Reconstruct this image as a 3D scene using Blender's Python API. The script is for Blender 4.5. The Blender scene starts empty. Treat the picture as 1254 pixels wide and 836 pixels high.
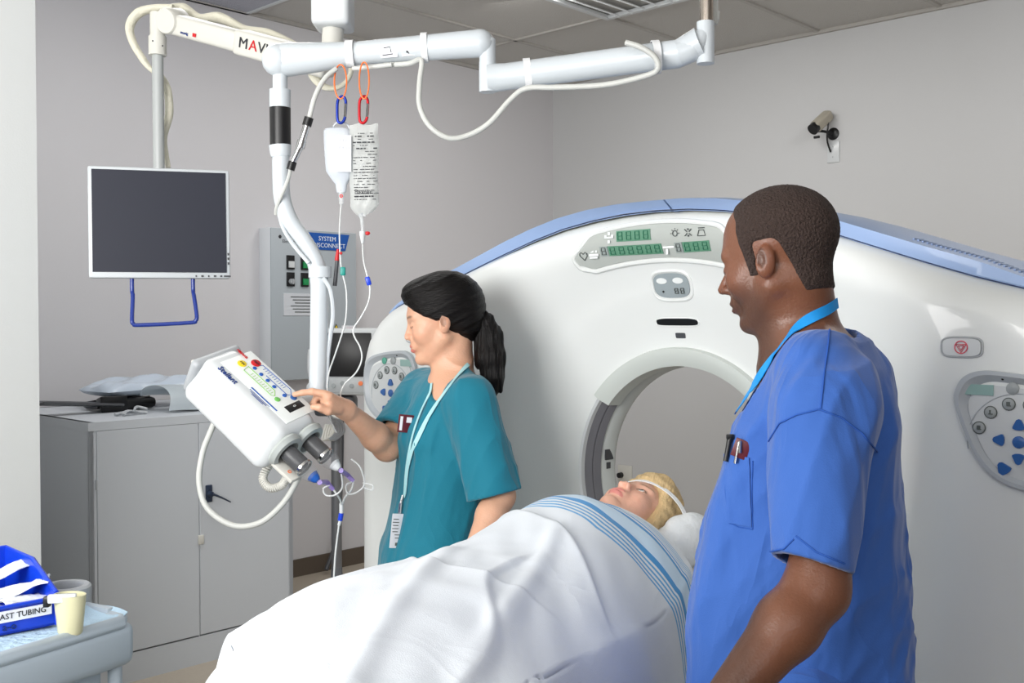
import bpy, bmesh, math, random
import numpy as np
from mathutils import Matrix, Vector
random.seed(7); rng = np.random.default_rng(7)
sc = bpy.context.scene
PI = math.pi
# ------------------------------------------------------------------ camera
FPX = 1280.0; CZ = 1.5; PITCH = math.atan(30/FPX)
cam = bpy.data.cameras.new('camera'); cam.sensor_width = 36; cam.lens = 36*FPX/1254; cam.clip_start = .05
co = bpy.data.objects.new('camera', cam); sc.collection.objects.link(co)
co.location = (0, 0, CZ); co.rotation_euler = (PI/2-PITCH, 0, 0); sc.camera = co
def P(u, v, Y):                       # world point at depth Y seen in direction (u, v)
    a = (u-627)/FPX; b = (418-v)/FPX
    dy = math.cos(PITCH)+b*math.sin(PITCH); dz = -math.sin(PITCH)+b*math.cos(PITCH)
    return Vector((a/dy*Y, Y, CZ+dz/dy*Y))
# ------------------------------------------------------------------ world, lights, exposure
w = bpy.data.worlds.new('world'); sc.world = w; w.use_nodes = True
w.node_tree.nodes['Background'].inputs[0].default_value = (.8, .85, .9, 1)
w.node_tree.nodes['Background'].inputs[1].default_value = .25
sc.view_settings.view_transform = 'Standard'; sc.view_settings.look = 'None'
sc.view_settings.gamma = 1; sc.view_settings.exposure = -.12; sc.view_settings.use_curve_mapping = False
AX = Vector((.691, .723, 0)); NX = Vector((-.723, .691, 0)); CC = Vector((.298, 7.63, 0)); HC = 3.17
MR = Matrix(((AX.x, NX.x, 0, CC.x), (AX.y, NX.y, 0, CC.y), (0, 0, 1, 0), (0, 0, 0, 1)))   # room frame: s along left wall, t across
def R(s, t, z): return MR @ Vector((s, t, z))
def area(name, loc, target, size, size_y, power, col=(1, 1, 1), spread=180):
    l = bpy.data.lights.new(name, 'AREA'); l.shape = 'RECTANGLE'; l.size = size; l.size_y = size_y
    l.energy = power; l.color = col; l.spread = math.radians(spread)
    o = bpy.data.objects.new(name, l); sc.collection.objects.link(o); o.location = loc
    o.rotation_euler = (Vector(target)-Vector(loc)).to_track_quat('-Z', 'Y').to_euler(); return o
area('softbox_left', (-.9, -1.5, 2.9), (-.1, 3.8, 1.1), 2.8, 1.8, 27, (1, .99, .98))
area('softbox_right', (.7, -1.9, 2.85), (.5, 3.2, 1.0), 3.0, 1.8, 52, (1, .99, .985))
area('wall_washer', (-2.3, 3.5, 2.65), (-2.15, 5.0, 2.75), .35, .35, 42, (.97, .98, 1))
area('rear_wall_fill', R(-1.7, -1.7, 3.12), R(-1.0, -1.4, .3), 1.2, .6, 26, (1, .98, .95))  # added fill without a fixture, brightens the walls around the far corner
area('rear_right_wall_fill', R(-1.7, -4.4, 3.12), R(-.9, -4.4, .3), 1.2, .6, 34, (1, .98, .96))  # added fill, no lamp hangs here; lifts the right wall
area('left_wall_fill', R(-3.6, -1.5, 3.12), R(-3.6, -.7, .3), 1.2, .6, 26, (1, .99, .98))  # added fill for the left wall; the ceiling fitting nearby is unlit
area('ceiling_bounce_fill', R(-6.5, -3.6, 1.9), R(-3.5, -2.6, 3.2), 1.5, 1.5, 100, (1, .99, .97))  # added unseen panel aimed upward, stands in for bounce on the ceiling

# ------------------------------------------------------------------ helpers
def lin(c):
    return tuple(((x/255)/12.92 if x/255 <= .04045 else ((x/255+.055)/1.055)**2.4) for x in c)
def mat(name, rgb, rough=.5, metal=0, bump=0, bscale=40, var=0, vscale=6, trans=0, alpha=1, sss=0, coat=0, emit=0, stretch=None, attr=None, ior=1.45, sheen=0):
    m = bpy.data.materials.new(name); m.use_nodes = True; nt = m.node_tree; b = nt.nodes['Principled BSDF']
    c = lin(rgb); b.inputs['Base Color'].default_value = (*c, 1); b.inputs['Roughness'].default_value = rough
    b.inputs['Metallic'].default_value = metal; b.inputs['Transmission Weight'].default_value = trans
    b.inputs['Alpha'].default_value = alpha; b.inputs['Coat Weight'].default_value = coat; b.inputs['IOR'].default_value = ior
    if sheen: b.inputs['Sheen Weight'].default_value = sheen
    if sss:
        b.inputs['Subsurface Weight'].default_value = sss; b.inputs['Subsurface Radius'].default_value = (1, .35, .2); b.inputs['Subsurface Scale'].default_value = .008
    if emit:
        b.inputs['Emission Color'].default_value = (*c, 1); b.inputs['Emission Strength'].default_value = emit
    tc = nt.nodes.new('ShaderNodeTexCoord'); mp = nt.nodes.new('ShaderNodeMapping'); nt.links.new(tc.outputs['Object'], mp.inputs[0])
    if stretch: mp.inputs['Scale'].default_value = stretch
    src = None
    if attr:
        a = nt.nodes.new('ShaderNodeAttribute'); a.attribute_name = attr; src = a.outputs['Color']; nt.links.new(src, b.inputs['Base Color'])
    if var:
        n = nt.nodes.new('ShaderNodeTexNoise'); n.inputs['Scale'].default_value = vscale; n.inputs['Detail'].default_value = 4
        nt.links.new(mp.outputs[0], n.inputs['Vector'])
        mr = nt.nodes.new('ShaderNodeMapRange'); mr.inputs[3].default_value = 1-var; mr.inputs[4].default_value = 1+var
        nt.links.new(n.outputs[0], mr.inputs[0])
        mx = nt.nodes.new('ShaderNodeVectorMath'); mx.operation = 'SCALE'
        if src: nt.links.new(src, mx.inputs[0])
        else: mx.inputs[0].default_value = c
        nt.links.new(mr.outputs[0], mx.inputs['Scale']); nt.links.new(mx.outputs[0], b.inputs['Base Color'])
    if bump:
        n = nt.nodes.new('ShaderNodeTexNoise'); n.inputs['Scale'].default_value = bscale; n.inputs['Detail'].default_value = 5
        nt.links.new(mp.outputs[0], n.inputs['Vector'])
        bp = nt.nodes.new('ShaderNodeBump'); bp.inputs['Strength'].default_value = bump; bp.inputs['Distance'].default_value = .01
        nt.links.new(n.outputs[0], bp.inputs['Height']); nt.links.new(bp.outputs[0], b.inputs['Normal'])
    return m
def wrinkles(m, scale, st, strength, dist=.02):
    nt = m.node_tree; b = nt.nodes['Principled BSDF']; tc = nt.nodes.new('ShaderNodeTexCoord'); mp = nt.nodes.new('ShaderNodeMapping'); mp.inputs['Scale'].default_value = st
    n = nt.nodes.new('ShaderNodeTexNoise'); n.inputs['Scale'].default_value = scale; n.inputs['Detail'].default_value = 2.5; n.inputs['Distortion'].default_value = .8
    nt.links.new(tc.outputs['Object'], mp.inputs[0]); nt.links.new(mp.outputs[0], n.inputs['Vector'])
    mm_ = nt.nodes.new('ShaderNodeMath'); mm_.operation = 'PINGPONG'; mm_.inputs[1].default_value = .5; nt.links.new(n.outputs[0], mm_.inputs[0])
    bp = nt.nodes.new('ShaderNodeBump'); bp.inputs['Strength'].default_value = strength; bp.inputs['Distance'].default_value = dist
    old = b.inputs['Normal'].links[0].from_socket if b.inputs['Normal'].links else None
    if old: nt.links.new(old, bp.inputs['Normal'])
    nt.links.new(mm_.outputs[0], bp.inputs['Height']); nt.links.new(bp.outputs[0], b.inputs['Normal'])
MW = {}                                # own world matrices of the empties
def thing(name, label, cat, loc=(0, 0, 0), rotz=0, group=None, M=None):
    o = bpy.data.objects.new(name, None); sc.collection.objects.link(o); o.empty_display_size = .05
    m = M if M is not None else Matrix.Translation(Vector(loc)) @ Matrix.Rotation(rotz, 4, 'Z')
    o.matrix_world = m; MW[o] = m; o['label'] = label; o['category'] = cat
    if group: o['group'] = group
    return o
def tag(o, label, cat, group=None):
    o['label'] = label; o['category'] = cat
    if group: o['group'] = group
    return o
def root_of(o):
    while o.parent: o = o.parent
    return o
def finish(name, me, m, parent=None, world=False, sharp=40, label=None, M=None):
    """link a mesh; with a parent, verts are in the root thing's frame unless world=True; a top-level mesh gets its origin at its base"""
    o = bpy.data.objects.new(name, me); sc.collection.objects.link(o)
    if isinstance(m, (list, tuple)):
        for x in m: me.materials.append(x)
    else: me.materials.append(m)
    if M is not None: me.transform(M)
    if parent is not None:
        if world: me.transform(MW[root_of(parent)].inverted())
        o.parent = parent
    else:
        n = len(me.vertices); a = np.empty(n*3, 'f'); me.vertices.foreach_get('co', a); a = a.reshape(-1, 3)
        c = Vector(((a[:, 0].min()+a[:, 0].max())/2, (a[:, 1].min()+a[:, 1].max())/2, a[:, 2].min()))
        me.transform(Matrix.Translation(-c)); o.location = c
    me.shade_smooth()
    if sharp: me.set_sharp_from_angle(angle=math.radians(sharp))
    if label: o['label'] = label
    return o
def frame(x, z, o=(0, 0, 0)):          # matrix with given x axis and approx z axis
    x = Vector(x).normalized(); z = Vector(z); y = z.cross(x).normalized(); z = x.cross(y)
    return Matrix(((x.x, y.x, z.x, o[0]), (x.y, y.y, z.y, o[1]), (x.z, y.z, z.z, o[2]), (0, 0, 0, 1)))
class MB:
    def __init__(s): s.v = []; s.f = []; s.mi = []
    def add(s, v, f, M=None, mi=0):
        k = len(s.v)
        s.v += [tuple(M @ Vector(p)) for p in v] if M is not None else [tuple(p) for p in v]
        s.f += [tuple(i+k for i in q) for q in f]; s.mi += [mi]*len(f); return s
    def box(s, c, d, M=None, bevel=0, seg=2, mi=0, taper=None):
        bm = bmesh.new(); bmesh.ops.create_cube(bm, size=1)
        for q in bm.verts:
            q.co = Vector((q.co.x*d[0], q.co.y*d[1], q.co.z*d[2]))
            if taper and q.co.z > 0: q.co.x *= taper[0]; q.co.y *= taper[1]
            q.co += Vector(c)
        if bevel: bmesh.ops.bevel(bm, geom=bm.edges[:], offset=bevel, segments=seg, affect='EDGES', profile=.5)
        bm.verts.index_update()
        s.add([q.co[:] for q in bm.verts], [[x.index for x in f.verts] for f in bm.faces], M, mi); bm.free(); return s
    def tube(s, pts, r, seg=12, smooth=True, sub=6, M=None, mi=0, flat=None, caps=True):
        pts = [Vector(p) for p in pts]; n = len(pts)
        rr = list(r) if isinstance(r, (list, tuple)) else [r]*n
        if smooth and n > 2:
            Q = []; RR = []
            for i in range(n-1):
                a = pts[max(i-1, 0)]; b = pts[i]; c = pts[i+1]; d = pts[min(i+2, n-1)]
                for j in range(sub):
                    t = j/sub; t2 = t*t; t3 = t2*t
                    Q.append(.5*((2*b)+(c-a)*t+(2*a-5*b+4*c-d)*t2+(3*b-a-3*c+d)*t3)); RR.append(rr[i]+(rr[i+1]-rr[i])*t)
            Q.append(pts[-1]); RR.append(rr[-1]); pts = Q; rr = RR; n = len(pts)
        T = [(pts[min(i+1, n-1)]-pts[max(i-1, 0)]).normalized() for i in range(n)]
        up = Vector((0, 0, 1)) if abs(T[0].z) < .9 else Vector((1, 0, 0))
        x = T[0].cross(up).normalized(); V = []
        for i in range(n):
            x = (x-T[i]*x.dot(T[i])).normalized(); y = T[i].cross(x)
            for k in range(seg):
                a = 2*PI*k/seg; fx = 1; fy = 1
                if flat: fy = flat
                V.append(pts[i]+x*math.cos(a)*rr[i]*fx+y*math.sin(a)*rr[i]*fy)
        F = [(i*seg+k, i*seg+(k+1) % seg, (i+1)*seg+(k+1) % seg, (i+1)*seg+k) for i in range(n-1) for k in range(seg)]
        if caps: F += [tuple(range(seg))[::-1], tuple((n-1)*seg+k for k in range(seg))]
        return s.add(V, F, M, mi)
    def lathe(s, prof, M=None, seg=32, mi=0, sx=1, sy=1, a0=0, a1=2*PI, caps=False):   # prof: (r, z)
        V = []; full = abs(a1-a0-2*PI) < 1e-6; m = seg if full else seg+1
        for r, z in prof:
            for k in range(m):
                a = a0+(a1-a0)*k/seg; V.append((r*math.cos(a)*sx, r*math.sin(a)*sy, z))
        F = []
        for i in range(len(prof)-1):
            for k in range(seg):
                k2 = (k+1) % m if full else k+1
                F.append((i*m+k, i*m+k2, (i+1)*m+k2, (i+1)*m+k))
        if caps and full: F += [tuple(range(m))[::-1], tuple((len(prof)-1)*m+k for k in range(m))]
        return s.add(V, F, M, mi)
    def prism(s, poly, z0, z1, M=None, mi=0):
        n = len(poly); V = [(x, y, z0) for x, y in poly]+[(x, y, z1) for x, y in poly]
        F = [tuple(range(n))[::-1], tuple(range(n, 2*n))]+[(i, (i+1) % n, n+(i+1) % n, n+i) for i in range(n)]
        return s.add(V, F, M, mi)
    def ball(s, c, r, M=None, mi=0, seg=16):
        r = r if isinstance(r, (tuple, list)) else (r, r, r); V = []; n = seg//2
        for i in range(n+1):
            t = PI*i/n
            for k in range(seg):
                a = 2*PI*k/seg; V.append((c[0]+r[0]*math.sin(t)*math.cos(a), c[1]+r[1]*math.sin(t)*math.sin(a), c[2]+r[2]*math.cos(t)))
        F = [(i*seg+k, (i+1)*seg+k, (i+1)*seg+(k+1) % seg, i*seg+(k+1) % seg) for i in range(n) for k in range(seg)]
        return s.add(V, F, M, mi)
    def sheet(s, G, M=None, mi=0, thick=0):   # G: rows of points
        n = len(G); m = len(G[0]); V = [p for r in G for p in r]
        F = [(i*m+k, i*m+k+1, (i+1)*m+k+1, (i+1)*m+k) for i in range(n-1) for k in range(m-1)]
        return s.add(V, F, M, mi)
    def build(s, name, m, parent=None, world=False, sharp=40, label=None, M=None, solid=0):
        me = bpy.data.meshes.new(name); me.from_pydata(s.v, [], s.f); me.update()
        if any(s.mi): me.polygons.foreach_set('material_index', s.mi)
        bm = bmesh.new(); bm.from_mesh(me); bmesh.ops.remove_doubles(bm, verts=bm.verts, dist=1e-6)
        if not solid: bmesh.ops.recalc_face_normals(bm, faces=bm.faces)
        if solid:
            bmesh.ops.recalc_face_normals(bm, faces=bm.faces)
            bmesh.ops.solidify(bm, geom=bm.faces[:], thickness=solid)
            bmesh.ops.recalc_face_normals(bm, faces=bm.faces)
        bm.to_mesh(me); bm.free()
        return finish(name, me, m, parent, world, sharp, label, M)
def text(name, s, size, m, parent, M, world=True, depth=.0006, align='LEFT', font_scale=(1, 1)):
    cu = bpy.data.curves.new('t', 'FONT'); cu.body = s; cu.size = size; cu.extrude = depth; cu.align_x = align; cu.align_y = 'CENTER'; cu.resolution_u = 2
    t = bpy.data.objects.new('t', cu); sc.collection.objects.link(t)
    dg = bpy.context.evaluated_depsgraph_get(); me = bpy.data.meshes.new_from_object(t.evaluated_get(dg))
    bpy.data.objects.remove(t); me.materials.clear()
    me.transform(M @ Matrix.Diagonal((font_scale[0], font_scale[1], 1, 1))); me.name = name
    return finish(name, me, m, parent, world, sharp=20)

# ------------------------------------------------------------------ implicit surfaces
def ell(c, r, Rm=None):
    c = np.array(c, 'f'); r = np.array(r, 'f'); A = None if Rm is None else np.array(Rm, 'f')
    def f(p):
        q = p-c
        if A is not None: q = q @ A
        a = np.sqrt(((q/r)**2).sum(1)); b = np.sqrt(((q/(r*r))**2).sum(1))+1e-9
        return a*(a-1)/b
    return f
def cap(a, b, ra, rb=None, sq=None):
    """tapered capsule; sq=(direction, factor) squashes it along a direction"""
    rb = ra if rb is None else rb; a = np.array(a, 'f'); b = np.array(b, 'f'); ab = b-a; L = float(ab@ab)+1e-12
    def f(p):
        q = p-a; t = np.clip((q@ab)/L, 0, 1)[:, None]; q = q-t*ab
        if sq is not None:
            d = np.array(sq[0], 'f'); d /= np.linalg.norm(d); q = q+((q@d)*(1/sq[1]-1))[:, None]*d
        return np.sqrt((q*q).sum(1))-(ra+(rb-ra)*t[:, 0])
    return f
def loft(zs, cx, cy, rf, rs, ang, ex=2.0):
    """stack of oval sections; ang is the heading of the forward axis"""
    ca, sa = math.cos(ang), math.sin(ang)
    def f(p):
        z = p[:, 2]; x = p[:, 0]-np.interp(z, zs, cx); y = p[:, 1]-np.interp(z, zs, cy)
        A = np.interp(z, zs, rf); B = np.interp(z, zs, rs); fx = np.abs(x*ca+y*sa)/A; sy = np.abs(-x*sa+y*ca)/B
        k = (fx**ex+sy**ex)**(1/ex); d = (k-1)*np.minimum(A, B)
        return np.maximum(d, np.maximum(z-zs[-1], zs[0]-z)).astype('f')
    return f
def smin(a, b, k):
    if k <= 0: return np.minimum(a, b)
    h = np.clip(.5+.5*(b-a)/k, 0, 1); return b+(a-b)*h-k*h*(1-h)
def combine(ops):
    def f(p):
        d = None
        for op, k, g in ops:
            e = g(p)
            if d is None: d = e
            elif op == '+': d = smin(d, e, k)
            elif op == '-': d = -smin(-d, e, k)
            elif op == '&': d = -smin(-d, -e, k)
        return d
    return f
def near(f, c, r):                      # exact only within r of c; a cheap bound elsewhere
    c = np.array(c, 'f')
    def g(p):
        d = np.sqrt(((p-c)**2).sum(1)); m = d < r; o = (d-r*.62).astype('f')
        if m.any(): o[m] = f(p[m])
        return o
    return g
def local(f, M):                        # evaluate f in the frame M (rigid + uniform scale)
    s = M.to_scale()[0]; I = np.array(M.inverted(), 'f')
    return lambda p: f(p@I[:3, :3].T+I[:3, 3])*s
def mesher(name, f, lo, hi, h, color=None):
    lo = np.array(lo, 'f'); hi = np.array(hi, 'f'); B = 8
    nb = np.ceil((hi-lo)/(h*B)).astype(int); n = nb*B
    g = [lo[i]+(np.arange(nb[i])+.5)*B*h for i in range(3)]
    C = np.stack(np.meshgrid(*g, indexing='ij'), -1).reshape(-1, 3).astype('f'); d = f(C)
    V = np.where(d > 0, 1, -1).astype('f').reshape(nb).repeat(B, 0).repeat(B, 1).repeat(B, 2)
    V = np.pad(V, ((0, 1),)*3, constant_values=1)
    fl = np.argwhere((np.abs(d) < .87*B*h*1.5+.008).reshape(nb))
    o = np.stack(np.meshgrid(*[np.arange(B)]*3, indexing='ij'), -1).reshape(-1, 3)
    for k in range(0, len(fl), 1500):
        I = (fl[k:k+1500, None, :]*B+o[None]).reshape(-1, 3)
        V[I[:, 0], I[:, 1], I[:, 2]] = f((lo+I*h).astype('f'))
    V[0] = V[-1] = 1; V[:, 0] = V[:, -1] = 1; V[:, :, 0] = V[:, :, -1] = 1
    S = V < 0; sh = np.array(V.shape)-1
    cnt = sum(S[i:i+sh[0], j:j+sh[1], l:l+sh[2]].astype(np.int8) for i in (0, 1) for j in (0, 1) for l in (0, 1))
    cell = np.argwhere((cnt > 0) & (cnt < 8)); idx = -np.ones(sh, 'i4'); idx[cell[:, 0], cell[:, 1], cell[:, 2]] = np.arange(len(cell))
    acc = np.zeros((len(cell), 3)); num = np.zeros(len(cell))
    for ax in range(3):
        for i in (0, 1):
            for j in (0, 1):
                a = [0, 0, 0]; a[(ax+1) % 3] = i; a[(ax+2) % 3] = j; b = a.copy(); b[ax] = 1
                ca = cell+a; cb = cell+b; va = V[ca[:, 0], ca[:, 1], ca[:, 2]]; vb = V[cb[:, 0], cb[:, 1], cb[:, 2]]
                m = (va < 0) != (vb < 0); t = np.where(m, va/np.where(m, va-vb, 1), 0)
                q = np.array(a, float)+t[:, None]*(np.array(b)-np.array(a)); acc[m] += q[m]; num += m
    vt = lo+(cell+acc/num[:, None])*h
    F = []
    for ax in range(3):
        A = S.take(range(0, S.shape[ax]-1), ax); Bq = S.take(range(1, S.shape[ax]), ax)
        e = np.argwhere(A != Bq); u, v = (ax+1) % 3, (ax+2) % 3
        e = e[(e[:, u] > 0) & (e[:, v] > 0) & (e[:, u] < sh[u]) & (e[:, v] < sh[v])]
        q = []
        for i, j in ((-1, -1), (0, -1), (0, 0), (-1, 0)):
            c = e.copy(); c[:, u] += i; c[:, v] += j; q.append(idx[c[:, 0], c[:, 1], c[:, 2]])
        q = np.stack(q, 1); ins = A[e[:, 0], e[:, 1], e[:, 2]]
        q[~ins] = q[~ins][:, ::-1]; F.append(q)
    F = np.concatenate(F); F = F[(F >= 0).all(1)]
    me = bpy.data.meshes.new(name); me.vertices.add(len(vt)); me.vertices.foreach_set('co', vt.astype('f').ravel())
    me.loops.add(F.size); me.loops.foreach_set('vertex_index', F.astype('i4').ravel())
    me.polygons.add(len(F)); me.polygons.foreach_set('loop_start', np.arange(0, F.size, 4, dtype='i4'))
    me.update(calc_edges=True); me.validate()
    if color is not None:
        c = color(vt.astype('f')); at = me.color_attributes.new('col', 'FLOAT_COLOR', 'POINT')
        at.data.foreach_set('color', np.concatenate([c, np.ones((len(c), 1))], 1).astype('f').ravel())
    return me
def folds(p, a, k, seed=0, axis=(0, 0, 1), st=.25):
    """soft cloth folds: warped sines, stretched along axis"""
    ax = np.array(axis, 'f'); ax /= np.linalg.norm(ax); q = p-((p@ax)*(1-st))[:, None]*ax; r = np.random.default_rng(seed); d = 0
    for i in range(4):
        v = r.normal(size=3).astype('f'); v /= np.linalg.norm(v); w = r.normal(size=3).astype('f')*k*.5
        s = np.sin(q@v*k*(1+.5*i)+1.6*np.sin(q@w+i)+r.uniform(0, 6)); d = d+(1-np.abs(s))**1.5*(.8**i)-.4*(.8**i)
    return a*d*.6
def sstep(a, b, x):
    t = np.clip((x-a)/(b-a), 0, 1); return t*t*(3-2*t)
# ------------------------------------------------------------------ materials
M_wall = mat('wall_paint', (208, 207, 210), .6, bump=.06, bscale=180, var=.015, vscale=1.5)
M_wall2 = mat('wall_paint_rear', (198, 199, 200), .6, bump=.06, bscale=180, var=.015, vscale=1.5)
M_stub = mat('wall_paint_near', (214, 217, 217), .6, bump=.06, bscale=180)
M_floor = mat('vinyl_floor', (172, 162, 148), .4, var=.08, vscale=60)
M_base = mat('rubber_baseboard', (92, 82, 72), .5)
M_tile = mat('ceiling_tile', (196, 194, 190), .85, bump=.5, bscale=220, var=.05, vscale=160)
M_tbar = mat('ceiling_grid_metal', (176, 173, 168), .5)
M_gan = mat('scanner_shell', (224, 227, 226), .32, coat=.3, var=.006, vscale=3)
M_shell = mat('scanner_side_shell', (226, 228, 226), .4)
M_cap = mat('scanner_blue_cap', (150, 174, 214), .4, coat=.2)
M_seam = mat('dark_seam', (40, 50, 80), .5)
M_bezel = mat('scanner_bezel', (196, 202, 198), .4)
M_ringd = mat('bore_ring_dark', (118, 118, 124), .35)
M_ringl = mat('bore_ring_light', (205, 210, 208), .4)
M_panel = mat('grey_panel', (176, 181, 177), .35)
M_panel2 = mat('control_panel_grey', (200, 204, 206), .4)
M_panrim = mat('control_panel_rim', (176, 182, 188), .35)
M_lcd = mat('lcd_green', (96, 142, 118), .3)
M_lcddark = mat('lcd_segment', (40, 110, 84), .3)
M_lcdgrey = mat('lcd_grey', (150, 160, 158), .3)
M_icon = mat('icon_grey', (88, 94, 92), .5)
M_iconw = mat('icon_white', (226, 230, 230), .5)
M_scr = mat('small_screen', (150, 160, 164), .25)
M_black = mat('black_plastic', (22, 22, 24), .35)
M_bluebtn = mat('blue_button', (52, 96, 160), .3)
M_greenbtn = mat('teal_button', (86, 160, 140), .3)
M_greybtn = mat('grey_button', (150, 156, 158), .4)
M_red = mat('red_plastic', (196, 30, 36), .35)
M_redline = mat('red_line', (214, 84, 100), .5)
M_white = mat('white_plastic', (206, 210, 212), .3, coat=.2)
M_wht2 = mat('white_enamel', (202, 209, 214), .3, coat=.3)
M_offw = mat('cream_plastic', (206, 205, 198), .45)
M_cable = mat('grey_cable', (196, 198, 194), .45)
M_chrome = mat('chrome', (200, 200, 200), .15, metal=1)
M_steel = mat('brushed_steel', (180, 170, 160), .25, metal=1)
M_grey = mat('grey_plastic', (170, 174, 178), .4)
M_dgrey = mat('dark_grey_plastic', (70, 72, 76), .4)
M_cab = mat('cabinet_paint', (194, 199, 205), .42, bump=.03, bscale=300)
M_cabside = M_cab
M_text = mat('printed_text', (40, 42, 48), .6)
M_textw = mat('white_print', (225, 232, 240), .6)
M_textblue = mat('blue_print', (30, 60, 130), .6)
M_navy = mat('navy_enamel', (24, 52, 140), .22, coat=.5)
M_screen = mat('display_glass', (50, 52, 62), .42, ior=1.25)
M_yellow = mat('yellow_plastic', (235, 205, 40), .4)
M_blue = mat('blue_plastic', (18, 62, 200), .3)
M_signblue = mat('sign_blue', (22, 84, 168), .4)
M_green = mat('green_plastic', (30, 140, 80), .35)
M_orange = mat('orange_plastic', (240, 120, 60), .4)
M_clear = mat('clear_plastic', (225, 230, 232), .12, alpha=.38, ior=1.3)
M_clear2 = mat('clear_barrel', (170, 172, 176), .15, alpha=.18, ior=1.3)
M_bag = mat('soft_bag_plastic', (212, 216, 214), .18, alpha=.5, bump=.25, bscale=60, ior=1.3)
M_milky = mat('milky_plastic', (220, 226, 234), .25, alpha=.6, ior=1.3)
M_fluid = mat('infusion_fluid', (214, 224, 232), .1, alpha=.5, ior=1.3)
M_tubeclr = mat('clear_tubing', (226, 230, 230), .2, alpha=.75)
M_purple = mat('violet_plastic', (150, 130, 200), .4)
M_teal = mat('teal_plastic', (20, 140, 130), .4)
M_cloth = mat('white_sheet', (236, 241, 247), .85, bump=.12, bscale=500, sheen=.2)
M_pillow = mat('pillow_cotton', (236, 240, 243), .85, bump=.35, bscale=90)
M_strap = mat('white_strap', (236, 238, 240), .7, bump=.2, bscale=200)
M_bagblue = mat('pale_blue_film', (188, 200, 214), .22, bump=.35, bscale=18)
M_sleeve = mat('frosted_film', (200, 210, 216), .3, alpha=.62, ior=1.3)
M_paper = mat('paper', (228, 230, 236), .7)
M_fabric = mat('cream_fabric', (216, 213, 196), .85, bump=.5, bscale=60)
M_binblue = mat('bin_blue', (14, 60, 196), .35, coat=.2)
M_cartgrey = mat('cart_grey', (172, 184, 194), .4)
M_cartdark = mat('cart_panel', (200, 206, 206), .4)
M_pad = mat('absorbent_pad', (182, 208, 226), .85, bump=.6, bscale=70, var=.07, vscale=25)
M_padblue = mat('pad_blue_edge', (130, 186, 210), .7)
M_cream = mat('pale_yellow_plastic', (204, 201, 166), .3, coat=.3)
M_maroon = mat('maroon_card', (92, 28, 40), .4)
M_brown = mat('brown_metal', (88, 82, 74), .4)

# ------------------------------------------------------------------ room
def rbox(name, s0, s1, t0, t1, z0, z1, m, kind='structure'):
    b = MB().box(((s0+s1)/2, (t0+t1)/2, (z0+z1)/2), (s1-s0, t1-t0, z1-z0)); o = b.build(name, m, M=MR)
    if kind: o['kind'] = kind
    return o
S0, T0 = -8.6, -7.6
rbox('floor', S0, 0, T0, 0, -.1, 0, M_floor)
b = MB()
b.box(((S0)/2, T0/2, HC+.06), (-S0, -T0, .1), mi=0)
for k in range(-2, 11):
    t = .04-.71*k
    if T0 < t < 0: b.box((S0/2, t, HC+.006), (-S0, .024, .014), mi=1)
for k in range(0, 6):
    s = -1.10-1.42*k; b.box((s, T0/2, HC+.006), (.024, -T0, .014), mi=1)
b.box((-.012, T0/2, HC+.0), (.024, -T0, .02), mi=1); b.box((S0/2, -.012, HC), (-S0, .024, .02), mi=1)
o = b.build('ceiling', [M_tile, M_tbar], M=MR); o['kind'] = 'structure'
rbox('wall_left', S0, 0, 0, .12, 0, HC+.05, M_wall)
rbox('wall_right', 0, .12, T0, .12, 0, HC+.05, M_wall2)
rbox('wall_back', S0-.12, S0, T0, .12, 0, HC+.05, M_wall)
rbox('wall_side', S0, 0, T0-.12, T0, 0, HC+.05, M_wall)
b = MB().box(((S0-4.37)/2, -1.625, HC/2), (-4.37-S0, .15, HC)).box((-4.445, -.775, HC/2), (.15, 1.55, HC))
o = b.build('wall_front', M_stub, M=MR); o['kind'] = 'structure'
rbox('baseboard_left', -4.37, 0, -.012, 0, 0, .1, M_base); rbox('baseboard_right', -.012, 0, T0, 0, 0, .1, M_base)
# ceiling diffuser and unlit lamp
t = thing('ceiling_vent', 'white louvred air vent set in the grey ceiling tiles', 'vent', M=MR @ Matrix.Translation((-1.42, -1.735, HC)))
MB().box((0, .34, -.006), (.63, .03, .02)).box((0, -.34, -.006), (.63, .03, .02)).box((.3, 0, -.006), (.03, .66, .02)).box((-.3, 0, -.006), (.03, .66, .02)).build('frame', M_white, t)
for k in range(7):
    MB().box((0, 0, 0), (.57, .05, .008), M=Matrix.Translation((0, -.27+k*.09, -.008)) @ Matrix.Rotation(.5, 4, 'X')).build('slat', M_white, t)
t = thing('ceiling_light', 'unlit rectangular ceiling light above the monitor arm', 'ceiling light', M=MR @ Matrix.Translation((-3.24, -.34, HC)))
MB().box((0, 0, .002), (1.36, .64, .012)).build('diffuser', mat('lamp_lens', (172, 174, 186), .3, bump=.4, bscale=120), t)
MB().box((0, .33, 0), (1.4, .02, .02)).box((0, -.33, 0), (1.4, .02, .02)).box((.69, 0, 0), (.02, .66, .02)).box((-.69, 0, 0), (.02, .66, .02)).build('frame', M_white, t)

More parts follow.
